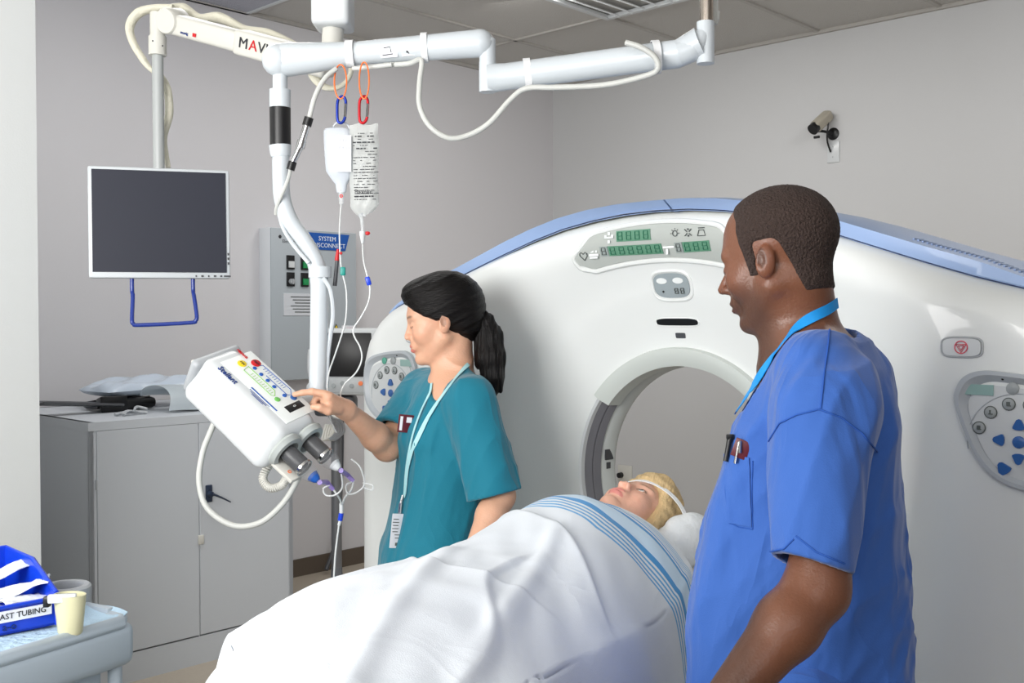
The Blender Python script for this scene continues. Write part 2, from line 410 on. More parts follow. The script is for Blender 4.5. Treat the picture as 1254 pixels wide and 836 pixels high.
# ------------------------------------------------------------------ scanner gantry (frame: x to the right along its front, y into it)
GM = Matrix(((.723, .691, 0, .288), (-.691, .723, 0, 2.56), (0, 0, 1, 0), (0, 0, 0, 1)))
GZ = 1.07
ct = thing('ct_scanner', 'white ring-shaped CT scanner with blue top cap behind the patient', 'medical scanner', M=GM)
zx = [0, .1, .2, .3, .4, .5, .6, .7, .8, .9, .97, 1.03, 1.08, 1.105, 1.11]
zz = [1.768, 1.765, 1.755, 1.738, 1.712, 1.68, 1.646, 1.612, 1.58, 1.553, 1.528, 1.49, 1.43, 1.36, 1.28]
def ztop(x): return float(np.interp(abs(x), zx, zz))
outl = [(x, z) for x, z in zip(zx, zz)][::-1]                     # right side from the corner up to the middle
poly = [(1.11, .12), (1.11, .7)]+outl+[(-x, z) for x, z in outl[::-1][1:]]+[(-1.11, .7), (-1.11, .12), (-1.06, .05), (1.06, .05)]
def Rout(th):
    c, s = math.cos(th), math.sin(th); best = 9
    n = len(poly)
    for i in range(n):
        x1, z1 = poly[i]; x2, z2 = poly[(i+1) % n]; z1 -= GZ; z2 -= GZ
        dx, dz = x2-x1, z2-z1; den = c*dz-s*dx
        if abs(den) < 1e-9: continue
        r = (x1*dz-z1*dx)/den; u = (x1*s-z1*c)/den
        if r > 0 and -1e-6 <= u <= 1+1e-6: best = min(best, r)
    return best
def dish(r):
    r = np.asarray(r, float)
    a = sstep(.86, .50, r)*.135; b_ = sstep(.66, .34, r)*.06+np.clip((.5-r)/.16, 0, 1)*.02
    return a+b_
def edge(d):                                                     # rounding towards the outline
    d = np.clip(d, 0, .11); return .11-np.sqrt(np.maximum(0, .11**2-(.11-d)**2))
def brow(x, z):                                                  # raised lip around the long display
    return 0
def surf(x, z):
    r = math.hypot(x, z-GZ); R_ = Rout(math.atan2(z-GZ, x)); return float(dish(r)+edge(R_-r)*.9)
NT = 288; NR = 64
V = []; F = []
ss = [0, .012, .03]+[.03+.97*(i/(NR-3)) for i in range(1, NR-2)]
for i in range(NT):
    th = 2*PI*i/NT; Ro = Rout(th)
    for s in ss:
        s2 = s if s < .03 else .03+.97*(1-(1-(s-.03)/.97)**1.25)
        r = .34+(Ro-.34)*s2; V.append((r*math.cos(th), float(dish(r)+edge(Ro-r)*.9), GZ+r*math.sin(th)))
NR = len(ss)
for i in range(NT):
    j = (i+1) % NT
    for k in range(NR-1): F.append((i*NR+k, j*NR+k, j*NR+k+1, i*NR+k+1))
MB().add(V, F).build('front_cover', M_gan, ct, sharp=60)
def ring_strip(prof, a0=0, a1=2*PI, n=144):                     # prof (y, r) swept about the bore axis
    V = []; full = abs(a1-a0-2*PI) < 1e-6; m = n if full else n+1
    for k in range(m):
        a = a0+(a1-a0)*k/n
        for y, r in prof: V.append((r*math.cos(a), y, GZ+r*math.sin(a)))
    q = len(prof); F = [(k*q+i, ((k+1) % m)*q+i, ((k+1) % m)*q+i+1, k*q+i+1) for k in range(n) for i in range(q-1)]
    return MB().add(V, F)
def shell_strip(y0, y1, f0=0, f1=0, n=288):
    V = []
    for i in range(n):
        th = 2*PI*i/n; Ro = Rout(th)
        for y, d in ((y0, f0), (y1, f1)): V.append(((Ro-d)*math.cos(th), y, GZ+(Ro-d)*math.sin(th)))
    return V, [(2*i, 2*((i+1) % n), 2*((i+1) % n)+1, 2*i+1) for i in range(n)]
V1, F1 = shell_strip(.097, .78); b = MB().add(V1, F1)
V = []; F = []
for i in range(NT):
    th = 2*PI*i/NT; Ro = Rout(th)
    for s, y in ((0, .78), (.05, .84), (.12, .87), (1, .36)):
        r = Ro-(Ro-.34)*s; V.append((r*math.cos(th), y, GZ+r*math.sin(th)))
for i in range(NT):
    j = (i+1) % NT
    for k in range(3): F.append((i*4+k, j*4+k, j*4+k+1, i*4+k+1))
b.add(V, F); b.build('rear_cover', M_shell, ct, sharp=50)
Y0 = float(dish(.34))
ring_strip([(Y0, .342), (Y0-.006, .338), (Y0-.002, .331), (Y0+.012, .329)]).build('bore_rim', M_white, ct)
ring_strip([(Y0+.010, .329), (Y0+.03, .318), (Y0+.033, .326), (Y0+.036, .317), (Y0+.058, .309)]).build('bore_ring', M_ringd, ct)
ring_strip([(Y0+.058, .309), (Y0+.062, .312), (Y0+.075, .306), (Y0+.105, .300), (Y0+.115, .302), (Y0+.15, .34)]).build('inner_ring', M_ringl, ct)
# curved light trim above the opening
prof = [(Y0-.002, .352), (Y0-.016, .348), (Y0-.016, .33), (Y0+.002, .302), (Y0+.05, .299), (Y0+.05, .31), (Y0, .335)]
a0, a1 = math.radians(38), math.radians(142)
tr = ring_strip(prof, a0, a1, 60)
tr.add([(r*math.cos(a0), y, GZ+r*math.sin(a0)) for y, r in prof], [tuple(range(7))]); tr.add([(r*math.cos(a1), y, GZ+r*math.sin(a1)) for y, r in prof], [tuple(range(7))])
tr.build('bore_trim', M_bezel, ct)
def patch(x0, x1, zl, zh, off=.003, n=28, m=8, thick=.008, sf=None):
    """a thin plate following the front cover between two curves"""
    sf = sf or surf
    G = []
    for i in range(n+1):
        x = x0+(x1-x0)*i/n; a = zl(x); c = zh(x)
        G.append([(x, sf(x, a+(c-a)*j/m)-off, a+(c-a)*j/m) for j in range(m+1)])
    B_ = MB().sheet(G); q = m+1
    G2 = [[(p[0], p[1]+thick, p[2]) for p in r] for r in G]
    rim = [G[0][j] for j in range(q)]+[G[i][-1] for i in range(1, n+1)]+[G[-1][j] for j in range(m-1, -1, -1)]+[G[i][0] for i in range(n-1, 0, -1)]
    rim2 = [(p[0], p[1]+thick, p[2]) for p in rim]; k = len(rim)
    B_.add(rim+rim2, [(i, (i+1) % k, k+(i+1) % k, k+i) for i in range(k)]); return B_
def rr_patch(cx, cz, w, h, e=4, **kw):                            # superellipse plate
    def hh(x): return h/2*max(0, 1-abs((x-cx)/(w/2))**e)**(1/e)
    n = kw.pop('n', 24); xs = [cx-w/2*math.cos(PI*i/n) for i in range(n+1)]
    off = kw.get('off', .003); th = kw.get('thick', .008); m = 6
    G = [[(x, surf(x, cz+hh(x)*(2*j/m-1))-off, cz+hh(x)*(2*j/m-1)) for j in range(m+1)] for x in xs]
    B_ = MB().sheet(G); rim = [g[0] for g in G]+[g[-1] for g in G[::-1]]; rim2 = [(p[0], p[1]+th, p[2]) for p in rim]; k = len(rim)
    B_.add(rim+rim2, [(i, (i+1) % k, k+(i+1) % k, k+i) for i in range(k)]); return B_
def frame_loop(pts, r, off):                                     # thin bead following the cover
    return MB().tube([(x, surf(x, z)-off, z) for x, z in pts+[pts[0]]], r, 8, sub=3)
# long display
dl = lambda x: 1.650-.55*x*x+.02*sstep(.20, .25, abs(x))+.0
dh = lambda x: 1.733-.55*x*x-.036*sstep(.19, .25, abs(x))
dp = patch(-.25, .25, dl, dh, off=.004, n=40).build('display_panel', M_panel, ct)
bead = [(x, dh(x)+.006) for x in np.linspace(-.245, .245, 24)]+[(.257, 1.655)]+[(x, dl(x)-.006) for x in np.linspace(.245, -.245, 24)]+[(-.257, 1.655)]
frame_loop(bead, .007, .0).build('display_surround', M_gan, ct)
SEG = {'8': 'abcdefg', '0': 'abcdef', '6': 'acdefg'}
def seg7(B_, x, z, w, h, ch='8', lw=.0016, off=.0075):
    L = {'a': (0, h/2, w, lw), 'g': (0, 0, w, lw), 'd': (0, -h/2, w, lw), 'f': (-w/2, h/4, lw, h/2), 'b': (w/2, h/4, lw, h/2), 'e': (-w/2, -h/4, lw, h/2), 'c': (w/2, -h/4, lw, h/2)}
    for s in SEG[ch]:
        cx, cz, a, c = L[s]; B_.box((x+cx, surf(x+cx, z+cz)-off, z+cz), (a, .0022, c))
def lcd(x0, x1, z0, z1, digits, m, ms, greyfirst=False):
    s = patch(x0, x1, lambda x: z0, lambda x: z1, off=.0062, n=10, thick=.004).build('digit_display', m, dp)
    B_ = MB(); w = (x1-x0)/digits
    for i in range(digits): seg7(B_, x0+w*(i+.5), (z0+z1)/2, w*.5, (z1-z0)*.7)
    B_.build('digits', ms, dp)
lcd(-.115, -.01, 1.694, 1.722, 4, M_lcd, M_lcddark)
lcd(-.145, .018, 1.659, 1.684, 6, M_lcd, M_lcddark)
lcd(-.170, -.147, 1.659, 1.684, 1, M_lcdgrey, M_icon)
lcd(.083, .166, 1.659, 1.684, 3, M_lcd, M_lcddark)
lcd(.058, .081, 1.659, 1.684, 1, M_lcdgrey, M_icon)
def ic(B_, x, z, shapes, off=.0065):
    for dx, dz, a, c in shapes: B_.box((x+dx, surf(x, z)-off, z+dz), (a, .0012, c))
B_ = MB(); ic(B_, -.137, 1.706, [(0, 0, .03, .004), (0, .010, .008, .008), (0, -.011, .008, .008), (-.011, .004, .008, .006), (.011, .004, .008, .006)])
B_.build('white_symbol', M_iconw, dp); B_ = MB(); ic(B_, -.190, 1.667, [(0, -.004, .032, .006), (0, -.011, .026, .005), (-.006, .006, .01, .007), (.008, .005, .006, .006)])
B_.build('white_symbol', M_iconw, dp); B_ = MB(); ic(B_, .038, 1.671, [(0, .003, .034, .005), (-.004, -.008, .006, .014), (.008, .01, .012, .007), (-.01, .01, .008, .006)])
B_.build('white_symbol', M_iconw, dp)
B_ = MB()
def poly_line(B_, pts, r, off=.0065): B_.tube([(x, surf(x, z)-off, z) for x, z in pts], r, 6, smooth=False)
h = [(.0, -.012), (-.011, .0), (-.0105, .006), (-.006, .009), (0, .004), (.006, .009), (.0105, .006), (.011, 0), (0, -.012)]
poly_line(B_, [(-.222+a, 1.662+c) for a, c in h], .0012)
B_.build('heart_symbol', M_icon, dp)
for cx in (.066, .106, .146):
    B_ = MB()
    z = 1.706-.0
    if cx == .066:
        poly_line(B_, [(cx+.007*math.cos(a), z+.007*math.sin(a)) for a in np.linspace(0, 2*PI, 12)], .0011)
        for a in (45, 90, 135, 0, 180): poly_line(B_, [(cx+.010*math.cos(math.radians(a)), z+.010*math.sin(math.radians(a))), (cx+.013*math.cos(math.radians(a)), z+.013*math.sin(math.radians(a)))], .001)
    elif cx == .106:
        for a, c in ((1, 1), (1, -1), (-1, 1), (-1, -1)): poly_line(B_, [(cx+.003*a, z+.002*c), (cx+.010*a, z+.008*c)], .0013)
        poly_line(B_, [(cx, z+.006), (cx, z+.010)], .002); poly_line(B_, [(cx, z-.006), (cx, z-.010)], .002)
    else:
        poly_line(B_, [(cx-.012, z-.010), (cx-.007, z+.004), (cx+.007, z+.004), (cx+.012, z-.010), (cx-.012, z-.010)], .0011); poly_line(B_, [(cx-.009, z+.009), (cx+.009, z+.009)], .0013)
    B_.build('status_symbol', M_icon, dp)
# small info screen, slot, card mark
sp = rr_patch(.012, 1.580, .108, .062, e=3.2, off=.003).build('info_screen', M_scr, ct)
frame_loop([(.012+.060*math.copysign(abs(math.cos(a))**.6, math.cos(a)), 1.580+.037*math.copysign(abs(math.sin(a))**.6, math.sin(a))) for a in np.linspace(0, 2*PI, 33)[:-1]], .005, -.001).build('screen_surround', M_gan, ct)
B_ = MB(); [B_.add(*[(x.v, x.f)[i] for i in (0, 1)]) for x in (rr_patch(-.015, 1.592, .032, .015, e=2, off=.0045, thick=.002), rr_patch(.035, 1.592, .032, .015, e=2, off=.0045, thick=.002))]
B_.build('screen_marks', M_iconw, sp)
B_ = MB(); seg7(B_, .026, 1.566, .009, .013, off=.006); seg7(B_, .044, 1.566, .009, .013, off=.006); B_.build('screen_digits', M_icon, sp)
MB().ball((-.016, surf(-.016, 1.565)-.004, 1.565), .003, seg=8).build('microphone', M_black, sp)
frame_loop([(.005+.066*math.copysign(abs(math.cos(a))**.5, math.cos(a)), 1.487+.0105*math.copysign(abs(math.sin(a))**.8, math.sin(a))) for a in np.linspace(0, 2*PI, 33)[:-1]], .003, -.001).build('slot_lip', M_gan, ct)
rr_patch(.005, 1.487, .128, .018, e=5, off=.002).build('slot', M_black, ct)
rr_patch(.008, 1.452, .03, .014, e=8, off=.002).build('slot_mark', M_dgrey, ct)
# control panels, mirrored left and right
TE = [(.788, 1.335), (.79, 1.36), (.805, 1.385), (.835, 1.398), (.88, 1.397), (.94, 1.39), (.99, 1.378), (1.02, 1.36), (1.035, 1.325), (1.035, 1.28), (1.02, 1.235), (.985, 1.2), (.94, 1.182), (.9, 1.184), (.86, 1.202), (.83, 1.235), (.805, 1.285)]
def spline_closed(P_, n=6):
    out = []; m = len(P_)
    for i in range(m):
        a, b_, c, d = (np.array(P_[(i+k-1) % m]) for k in range(4))
        for j in range(n):
            t = j/n; out.append(tuple(.5*((2*b_)+(c-a)*t+(2*a-5*b_+4*c-d)*t*t+(3*b_-a-3*c+d)*t**3)))
    return out
def fan_plate(pts, ctr, off, thick=.01, rings=5, inner=0.0):
    n = len(pts); V = []; F = []
    for k in range(rings+1):
        s = inner+(1-inner)*k/rings
        for x, z in pts:
            X = ctr[0]+(x-ctr[0])*s; Z = ctr[1]+(z-ctr[1])*s; o_ = off(s) if callable(off) else off
            V.append((X, surf(X, Z)-o_, Z))
    for k in range(rings):
        for i in range(n): F.append((k*n+i, k*n+(i+1) % n, (k+1)*n+(i+1) % n, (k+1)*n+i))
    base = len(V); V += [(V[rings*n+i][0], V[rings*n+i][1]+thick, V[rings*n+i][2]) for i in range(n)]
    F += [(rings*n+i, rings*n+(i+1) % n, base+(i+1) % n, base+i) for i in range(n)]
    return MB().add(V, F)
for sg in (1, -1):
    side = 'right' if sg == 1 else 'left'
    pts = spline_closed([(sg*x, z) for x, z in TE]); ctr = (sg*.915, 1.29)
    cp = fan_plate(pts, ctr, lambda s: .012 if s > .9 else .012-.014*float(sstep(.92, .80, s)), rings=14).build('control_panel', M_panrim, ct, sharp=30)
    cp['label'] = 'control panel near the '+side+' end of the scanner'
    pin = [(ctr[0]+(x-ctr[0])*.80, ctr[1]-.006+(z-ctr[1])*.80) for x, z in pts]
    fan_plate(pin, (ctr[0], ctr[1]-.006), .004, rings=4, thick=.004).build('keypad', M_panel2, cp)
    cx, cz = sg*.905, 1.268
    def btn(nm, x, z, r, m, shape=None):
        y = surf(x, z)-.0045
        if shape is None:
            MB().lathe([(0, .004), (r*.75, .004), (r, .002), (r, -.002)], M=Matrix.Translation((x, y, z)) @ Matrix.Rotation(PI/2, 4, 'X'), seg=18).build(nm, m, cp)
        else:
            MB().prism([(x+a, z+c) for a, c in shape], y-.004, y+.002, M=Matrix(((1, 0, 0, 0), (0, 0, 1, 0), (0, 1, 0, 0), (0, 0, 0, 1)))).build(nm, m, cp)
    def arrow(ang, s=.013):
        c, s_ = math.cos(ang), math.sin(ang); P_ = [(-.7, -1), (-.5, -1.15), (0, -1.25)]
        base = [(-.75, -.9), (-.4, -1.15), (0, -1.2), (.4, -1.15), (.75, -.9), (.75, -.6), (.3, .75), (0, .95), (-.3, .75), (-.75, -.6)]
        base = [(x*1.1, (z+.3)*.75) for x, z in base]
        return [((x*c-z*s_)*s, (x*s_+z*c)*s) for x, z in base]
    btn('round_button', cx, cz, .0115, M_bluebtn)
    for a, dx, dz in ((0, 0, .031), (PI/2, -.034, .002), (-PI/2, .034, .002), (PI, 0, -.030)):
        btn('arrow_button', cx+dx, cz+dz, 0, M_bluebtn, arrow(a))
    btn('arrow_button', cx-.026, cz-.052, 0, M_bluebtn, arrow(.6, .015)); btn('arrow_button', cx+.026, cz-.052, 0, M_bluebtn, arrow(-.6, .015))
    for k in range(6):
        a = math.radians(20+28*k); bxx, bzz = cx+.076*math.cos(a), cz-.004+.076*math.sin(a); btn('small_button', bxx, bzz, .0105, M_greybtn); MB().tube([(bxx+.0115*math.cos(q), surf(bxx, bzz)-.0055, bzz+.0115*math.sin(q)) for q in np.linspace(0, 2*PI, 17)], .0009, 6, smooth=False).box((bxx, surf(bxx, bzz)-.0088, bzz+.001), (.003+.004*(k % 2), .0008, .007), M=None).box((bxx+.001, surf(bxx, bzz)-.0088, bzz-.003), (.008, .0008, .002)).build('button_mark', M_icon, cp)
    for k in range(6):
        a = math.radians(20+28*k); text('button_mark', 'oxoxox'[k] if False else '<', .012, M_text, cp, GM @ Matrix(((1, 0, 0, cx+.076*math.cos(a)-.004), (0, 0, -1, surf(cx+.076*math.cos(a), cz+.076*math.sin(a))-.009), (0, 1, 0, cz-.004+.076*math.sin(a)), (0, 0, 0, 1)))) if False else None
    btn('small_button', cx-sg*.012, 1.367, .0115, M_greybtn); btn('teal_button', cx+sg*.03, 1.366, .0105, M_greenbtn)
    for dx in (-.03*sg, .012*sg): MB().ball((cx+dx, surf(cx+dx, 1.382)-.005, 1.384), .0028, seg=8).build('indicator', M_black, cp)
    patch(cx-sg*.072-.026, cx-sg*.072+.026, lambda x: 1.352, lambda x: 1.372, off=.006, n=6, thick=.004).build('readout', mat('readout_teal', (142, 172, 168), .3), cp)
    poly_ = [(cx+.094*math.cos(a), cz-.004+.094*math.sin(a)) for a in np.linspace(math.radians(-10), math.radians(190), 30)]
    MB().tube([(x, surf(x, z)-.0045, z) for x, z in poly_], .0012, 6, smooth=False).build('keypad_groove', M_panrim, cp)
    # emergency stop plate
    ex, ez = sg*.798, 1.442
    ep = rr_patch(ex, ez, .072, .034, e=4, off=.004).build('emergency_button', M_white, ct)
    frame_loop([(ex+.039*math.copysign(abs(math.cos(a))**.55, math.cos(a)), ez+.019*math.copysign(abs(math.sin(a))**.55, math.sin(a))) for a in np.linspace(0, 2*PI, 29)[:-1]], .0022, .001).build('button_frame', M_grey, ep)
    B_ = MB(); poly_line(B_, [(ex+.012*math.cos(a), ez+.012*math.sin(a)) for a in np.linspace(0, 2*PI, 20)], .0011, .005)
    for q in (1, .55): poly_line(B_, [(ex+.011*q*math.cos(math.radians(a)), ez+.011*q*math.sin(math.radians(a))) for a in (30, 150, 270, 30)], .0009, .005)
    B_.build('stop_symbol', M_redline, ep)
# blue cap in two halves
for x0, x1, lab in ((-1.0, .047, 'left half of the blue cap'), (.053, 1.04, 'right half of the blue cap with ribbed grille')):
    G = []
    for i in range(61):
        x = x0+(x1-x0)*i/60; z = ztop(x); e = min(1, min(1.06-abs(x), .3)/.12+.0); h_ = .026+.012*min(1, abs(x)/.5); h_ *= max(.12, min(1, (1.05-abs(x))/.25))
        ys = surf(x, z-.012)
        G.append([(x, ys*.5+.048, z-.004), (x, ys*.5+.042, z+.003), (x, .07, z+h_*.8), (x, .12, z+h_), (x, .42, z+h_*.95), (x, .70, z+h_*.5), (x, .80, z+h_*.2), (x, .85, z-.02)])
    B_ = MB().sheet(G); n = len(G[0])
    for g in (G[0], G[-1]): B_.add(g, [tuple(range(n))])
    capo = B_.build('top_cap', M_cap, ct, sharp=50, label=lab)
    if x0 > 0:
        B2 = MB()
        for k in range(40):
            x = .66+k*.0095; z = ztop(x)+.036*min(1, (1.05-x)/.25); B2.box((x, .125, z-.001), (.004, .05, .006))
        B2.build('grille_ribs', mat('grille_blue', (128, 152, 194), .45), capo)
MB().tube([(x, surf(x, ztop(x)-.012)*.5+.046, ztop(x)-.001) for x in np.linspace(-.98, .98, 70)], .0018, 6, smooth=False).build('cap_seam', M_seam, ct)
# small labels inside the opening
for a, w_, h_ in ((173, .03, .026), (179, .018, .012)):
    a = math.radians(a); r = .3035
    MB().box((0, 0, 0), (.002, h_*1.4, w_), M=Matrix.Translation((r*math.cos(a)+.001, Y0+.085, GZ+r*math.sin(a)))).build('bore_label', M_dgrey, ct)
MB().box((0, .45, .03), (1.9, .7, .06), bevel=.01).build('base', M_dgrey, ct)
# ------------------------------------------------------------------ storage cabinet
cb = thing('storage_cabinet', 'grey metal two-door cabinet along the left wall', 'cabinet', M=MR @ Matrix.Translation((-3.41, -.55, 0)))
W_, D_, H_ = .96, .86, 1.08
b = MB().box((-W_/2+.01, 0, H_/2), (.02, D_, H_)).box((W_/2-.01, 0, H_/2), (.02, D_, H_)).box((0, D_/2-.01, H_/2), (W_, .02, H_))
b.box((0, 0, H_-.0175), (W_+.004, D_+.004, .035)).box((-W_/2+.0155, -D_/2+.006, H_/2), (.031, .012, H_-.02)).box((W_/2-.0115, -D_/2+.006, H_/2), (.023, .012, H_-.02)).box((0, 0, .06), (W_, D_, .12)).box((0, -D_/2+.012, H_/2), (.004, .02, H_-.1))
b.build('body', M_cab, cb)
for x0, x1, nm in ((-.447, -.001, 1), (.003, .456, 0)):
    d = MB().box(((x0+x1)/2, -D_/2+.008, .585), (x1-x0, .02, .917), bevel=.0015, seg=1).build('door', M_cab, cb)
    if nm == 0:
        h = MB().box((.045, -D_/2-.006, .735), (.03, .012, .075), bevel=.004).lathe([(0, .03), (.011, .028), (.013, 0)], M=Matrix.Translation((.045, -D_/2-.005, .735)) @ Matrix.Rotation(PI/2, 4, 'X'))
        h.tube([(.045, -D_/2-.03, .737), (.09, -D_/2-.032, .715), (.135, -D_/2-.03, .69)], [.012, .009, .006], 10, flat=.5).build('handle', mat('handle_blue_black', (40, 52, 72), .3), d)
        MB().box((.006, -D_/2-.004, .54), (.026, .012, .04), bevel=.003).build('catch', M_offw, d)
    else:
        for z in (.83, .25): MB().tube([(x0-.004, -D_/2-.003, z-.02), (x0-.004, -D_/2-.003, z+.02)], .004, 8).build('hinge', M_grey, d)
# things on the cabinet
def onz(u, v, z):                                                # point on the level z seen at (u, v)
    y = 1; p = P(u, v, 1); d = p-Vector((0, 0, CZ)); k = (z-CZ)/d.z; return Vector((0, 0, CZ))+d*k
ZT = 1.081
c0 = R(-3.47, -.50, ZT)
def cabM(s, t, rot=0): return MR @ Matrix.Translation((s, t, ZT)) @ Matrix.Rotation(rot, 4, 'Z')
t = thing('head_holder', 'black plastic cradle with a flat paddle lying on the grey cabinet', 'medical holder', M=cabM(-3.50, -.48))
G = [[(-.16+.03*i, -.09+.18*j/6, .012+.05*abs(j/3-1)**2*(.4+.6*i/8)) for j in range(7)] for i in range(9)]
MB().sheet(G).build('cradle', M_black, t, solid=.006)
MB().box((.0, -.02, .03), (.22, .17, .05), bevel=.02).build('pad', M_black, t)
G = [[(-.42+.05*i, -.05+.10*j/4-.1, .045-.004*i+.01*abs(j/2-1)) for j in range(5)] for i in range(8)]
MB().sheet(G).build('paddle', M_dgrey, t, solid=.01)
MB().box((-.10, -.11, .035), (.12, .02, .07), bevel=.006).build('bracket', M_black, t)
def pillow_mesh(sx, sy, h, seed, n=40, wob=.01):
    r = np.random.default_rng(seed); G = []; ph = r.uniform(0, 6, 6)
    for side in (1, -1):
        S = []
        for i in range(n+1):
            row = []
            for j in range(n+1):
                x = -1+2*i/n; y = -1+2*j/n; e = max(0, (1-x**4)*(1-y**4))**.45
                wv = wob*(math.sin(4*x+3*y+ph[0])+.6*math.sin(7*y-3*x+ph[1])+.35*abs(math.sin(9*x+7*y*y+ph[2])))*e
                row.append((x*sx*(1-.04*y*y), y*sy*(1-.05*x*x), h+(side*h*e if side > 0 else -h*e*.9)+(wv if side > 0 else 0)))
            S.append(row)
        G.append(S)
    return MB().sheet(G[0]).sheet(G[1])
pm = pillow_mesh(.25, .15, .036, 3, wob=.012)
pm.build('plastic_bag', M_bagblue, None, M=cabM(-3.38, -.42, .05) @ Matrix.Translation((0, 0, .055)) @ Matrix.Rotation(-.03, 4, 'Y'))
tag(bpy.data.objects['plastic_bag'], 'pale blue plastic bag on the black cradle on the cabinet', 'bag')
G = []
for i in range(25):
    x = -.27+.54*i/24
    G.append([(x+.02*math.sin(a*2), -.13*math.cos(a)*(1+.04*math.sin(9*x)), .115*math.sin(a)**.8+.003*math.sin(20*x)) for a in np.linspace(.04, PI-.5, 18)])
o = MB().sheet(G).build('film_sleeve', M_sleeve, None, M=cabM(-3.20, -.72, -.02), solid=.002); tag(o, 'frosted clear film sleeve curled over the front of the cabinet top', 'plastic sleeve')
o = MB().box((0, 0, .033), (.34, .14, .065), bevel=.02).build('foam_block', M_dgrey, None, M=cabM(-3.18, -.72, -.02)); tag(o, 'dark foam block inside the frosted film sleeve', 'foam block')
b = MB().tube([(-.06, -.02, .008), (-.02, .0, .02), (.06, .01, .008)], .009, 10, flat=.5).tube([(-.07, .02, .006), (.0, .02, .012), (.07, -.01, .006)], .007, 10).tube([(.0, -.015, .02), (.05, .03, .03), (.08, .0, .02)], .006, 8)
o = b.build('folded_strap', M_grey, None, M=cabM(-3.62, -.80, .2)); tag(o, 'folded grey strap lying at the left front of the cabinet top', 'strap')

# ------------------------------------------------------------------ power panel on the left wall
pp = thing('electrical_cabinet', 'grey wall cabinet with switches and a blue sign', 'electrical cabinet', M=MR @ Matrix.Translation((-2.18, -.055, 1.145)))
WX = .59; HH = .85
MB().box((0, 0, HH/2), (WX, .11, HH), bevel=.004).build('housing', mat('panel_housing', (222, 226, 230), .4), pp)
dr = MB().box((0, -.058, HH/2), (WX-.004, .01, HH-.006), bevel=.002).build('door', mat('panel_door', (170, 178, 184), .4), pp)
def face(o_, x, z, y=-.064): return MW[o_] @ Matrix(((1, 0, 0, x), (0, 0, -1, y), (0, 1, 0, z), (0, 0, 0, 1)))
def bx(name, x, z, w_, h_, m, par, y=-.064, th=.012, **k): return MB().box((x, y, z), (w_, th, h_), bevel=k.get('bevel', .001), seg=1).build(name, m, par)
sg_ = MB().prism([(-.10, -.045), (.14, -.045), (.17, .05), (-.15, .05)], -.003, .003, M=Matrix(((1, 0, 0, .07), (0, 0, 1, -.065), (0, 1, 0, .785), (0, 0, 0, 1)))).build('sign', M_signblue, pp)
text('sign_text', 'SYSTEM', .036, M_textw, sg_, face(pp, .02, .803, -.069)); text('sign_text', 'DISCONNECT', .036, M_textw, sg_, face(pp, -.02, .765, -.069))
text('maker_mark', 'Electric', .026, M_text, dr, face(pp, -.22, .775, -.0635)); MB().ball((-.235, -.064, .80), (.01, .003, .01)).build('maker_mark', M_text, dr)
for i, x in enumerate((-.17, -.075, .015)):
    for j, z in enumerate((.66, .565)):
        s_ = bx('switch', x, z, .048, .078, M_black, pp, th=.02)
        m = {(0, 0): M_white, (1, 0): M_green, (2, 0): M_green, (1, 1): M_green, (2, 1): M_red}.get((i, j))
        if m: bx('lamp', x, z-.012, .034, .036, m, s_, y=-.078, th=.012)
        else: MB().lathe([(.016, 0), (.014, .02), (0, .022)], M=Matrix.Translation((x, -.072, z-.012)) @ Matrix.Rotation(PI/2, 4, 'X')).box((x, -.094, z-.012), (.008, .008, .03)).build('knob', M_grey, s_)
MB().lathe([(.044, 0), (.044, .004), (0, .004)], M=Matrix.Translation((.015, -.062, .555)) @ Matrix.Rotation(PI/2, 4, 'X')).build('warning_disc', M_yellow, pp)
pl = bx('instruction_plate', -.07, .425, .29, .125, mat('plate', (204, 208, 214), .4), pp, th=.006)
b = MB()
for k in range(6): b.box((-.07+.004*(k % 3), -.0685, .468-k*.017), (.20-.02*(k % 3), .001, .005))
b.build('plate_text', M_icon, pl)
wt = MB().prism([(-.04, -.03), (.04, -.03), (0, .04)], 0, .003, M=Matrix(((1, 0, 0, .145), (0, 0, -1, -.063), (0, 1, 0, .275), (0, 0, 0, 1)))).build('warning_sign', M_black, pp)
MB().prism([(-.033, -.026), (.033, -.026), (0, .033)], 0, .004, M=Matrix(((1, 0, 0, .145), (0, 0, -1, -.063), (0, 1, 0, .275), (0, 0, 0, 1)))).build('triangle', M_yellow, wt)
MB().box((.145, -.068, .278), (.005, .002, .026)).box((.145, -.068, .256), (.005, .002, .005)).build('exclamation_mark', M_black, wt)
rl = bx('notice', .235, .275, .10, .06, M_paper, pp, th=.003)
b = MB();
for k in range(2): b.box((.25, -.067, .288-k*.03), (.06, .001, .006))
b.build('notice_text', M_redline, rl)
# cable down the wall
o = MB().tube([R(-1.93, -.03, 1.15), R(-1.93, -.03, .8), R(-1.95, -.04, .45), R(-1.99, -.06, .2), R(-2.1, -.1, .03)], .013, 10).build('power_cable', M_dgrey, None)
tag(o, 'dark cable running down the wall to the right of the grey cabinet', 'cable')

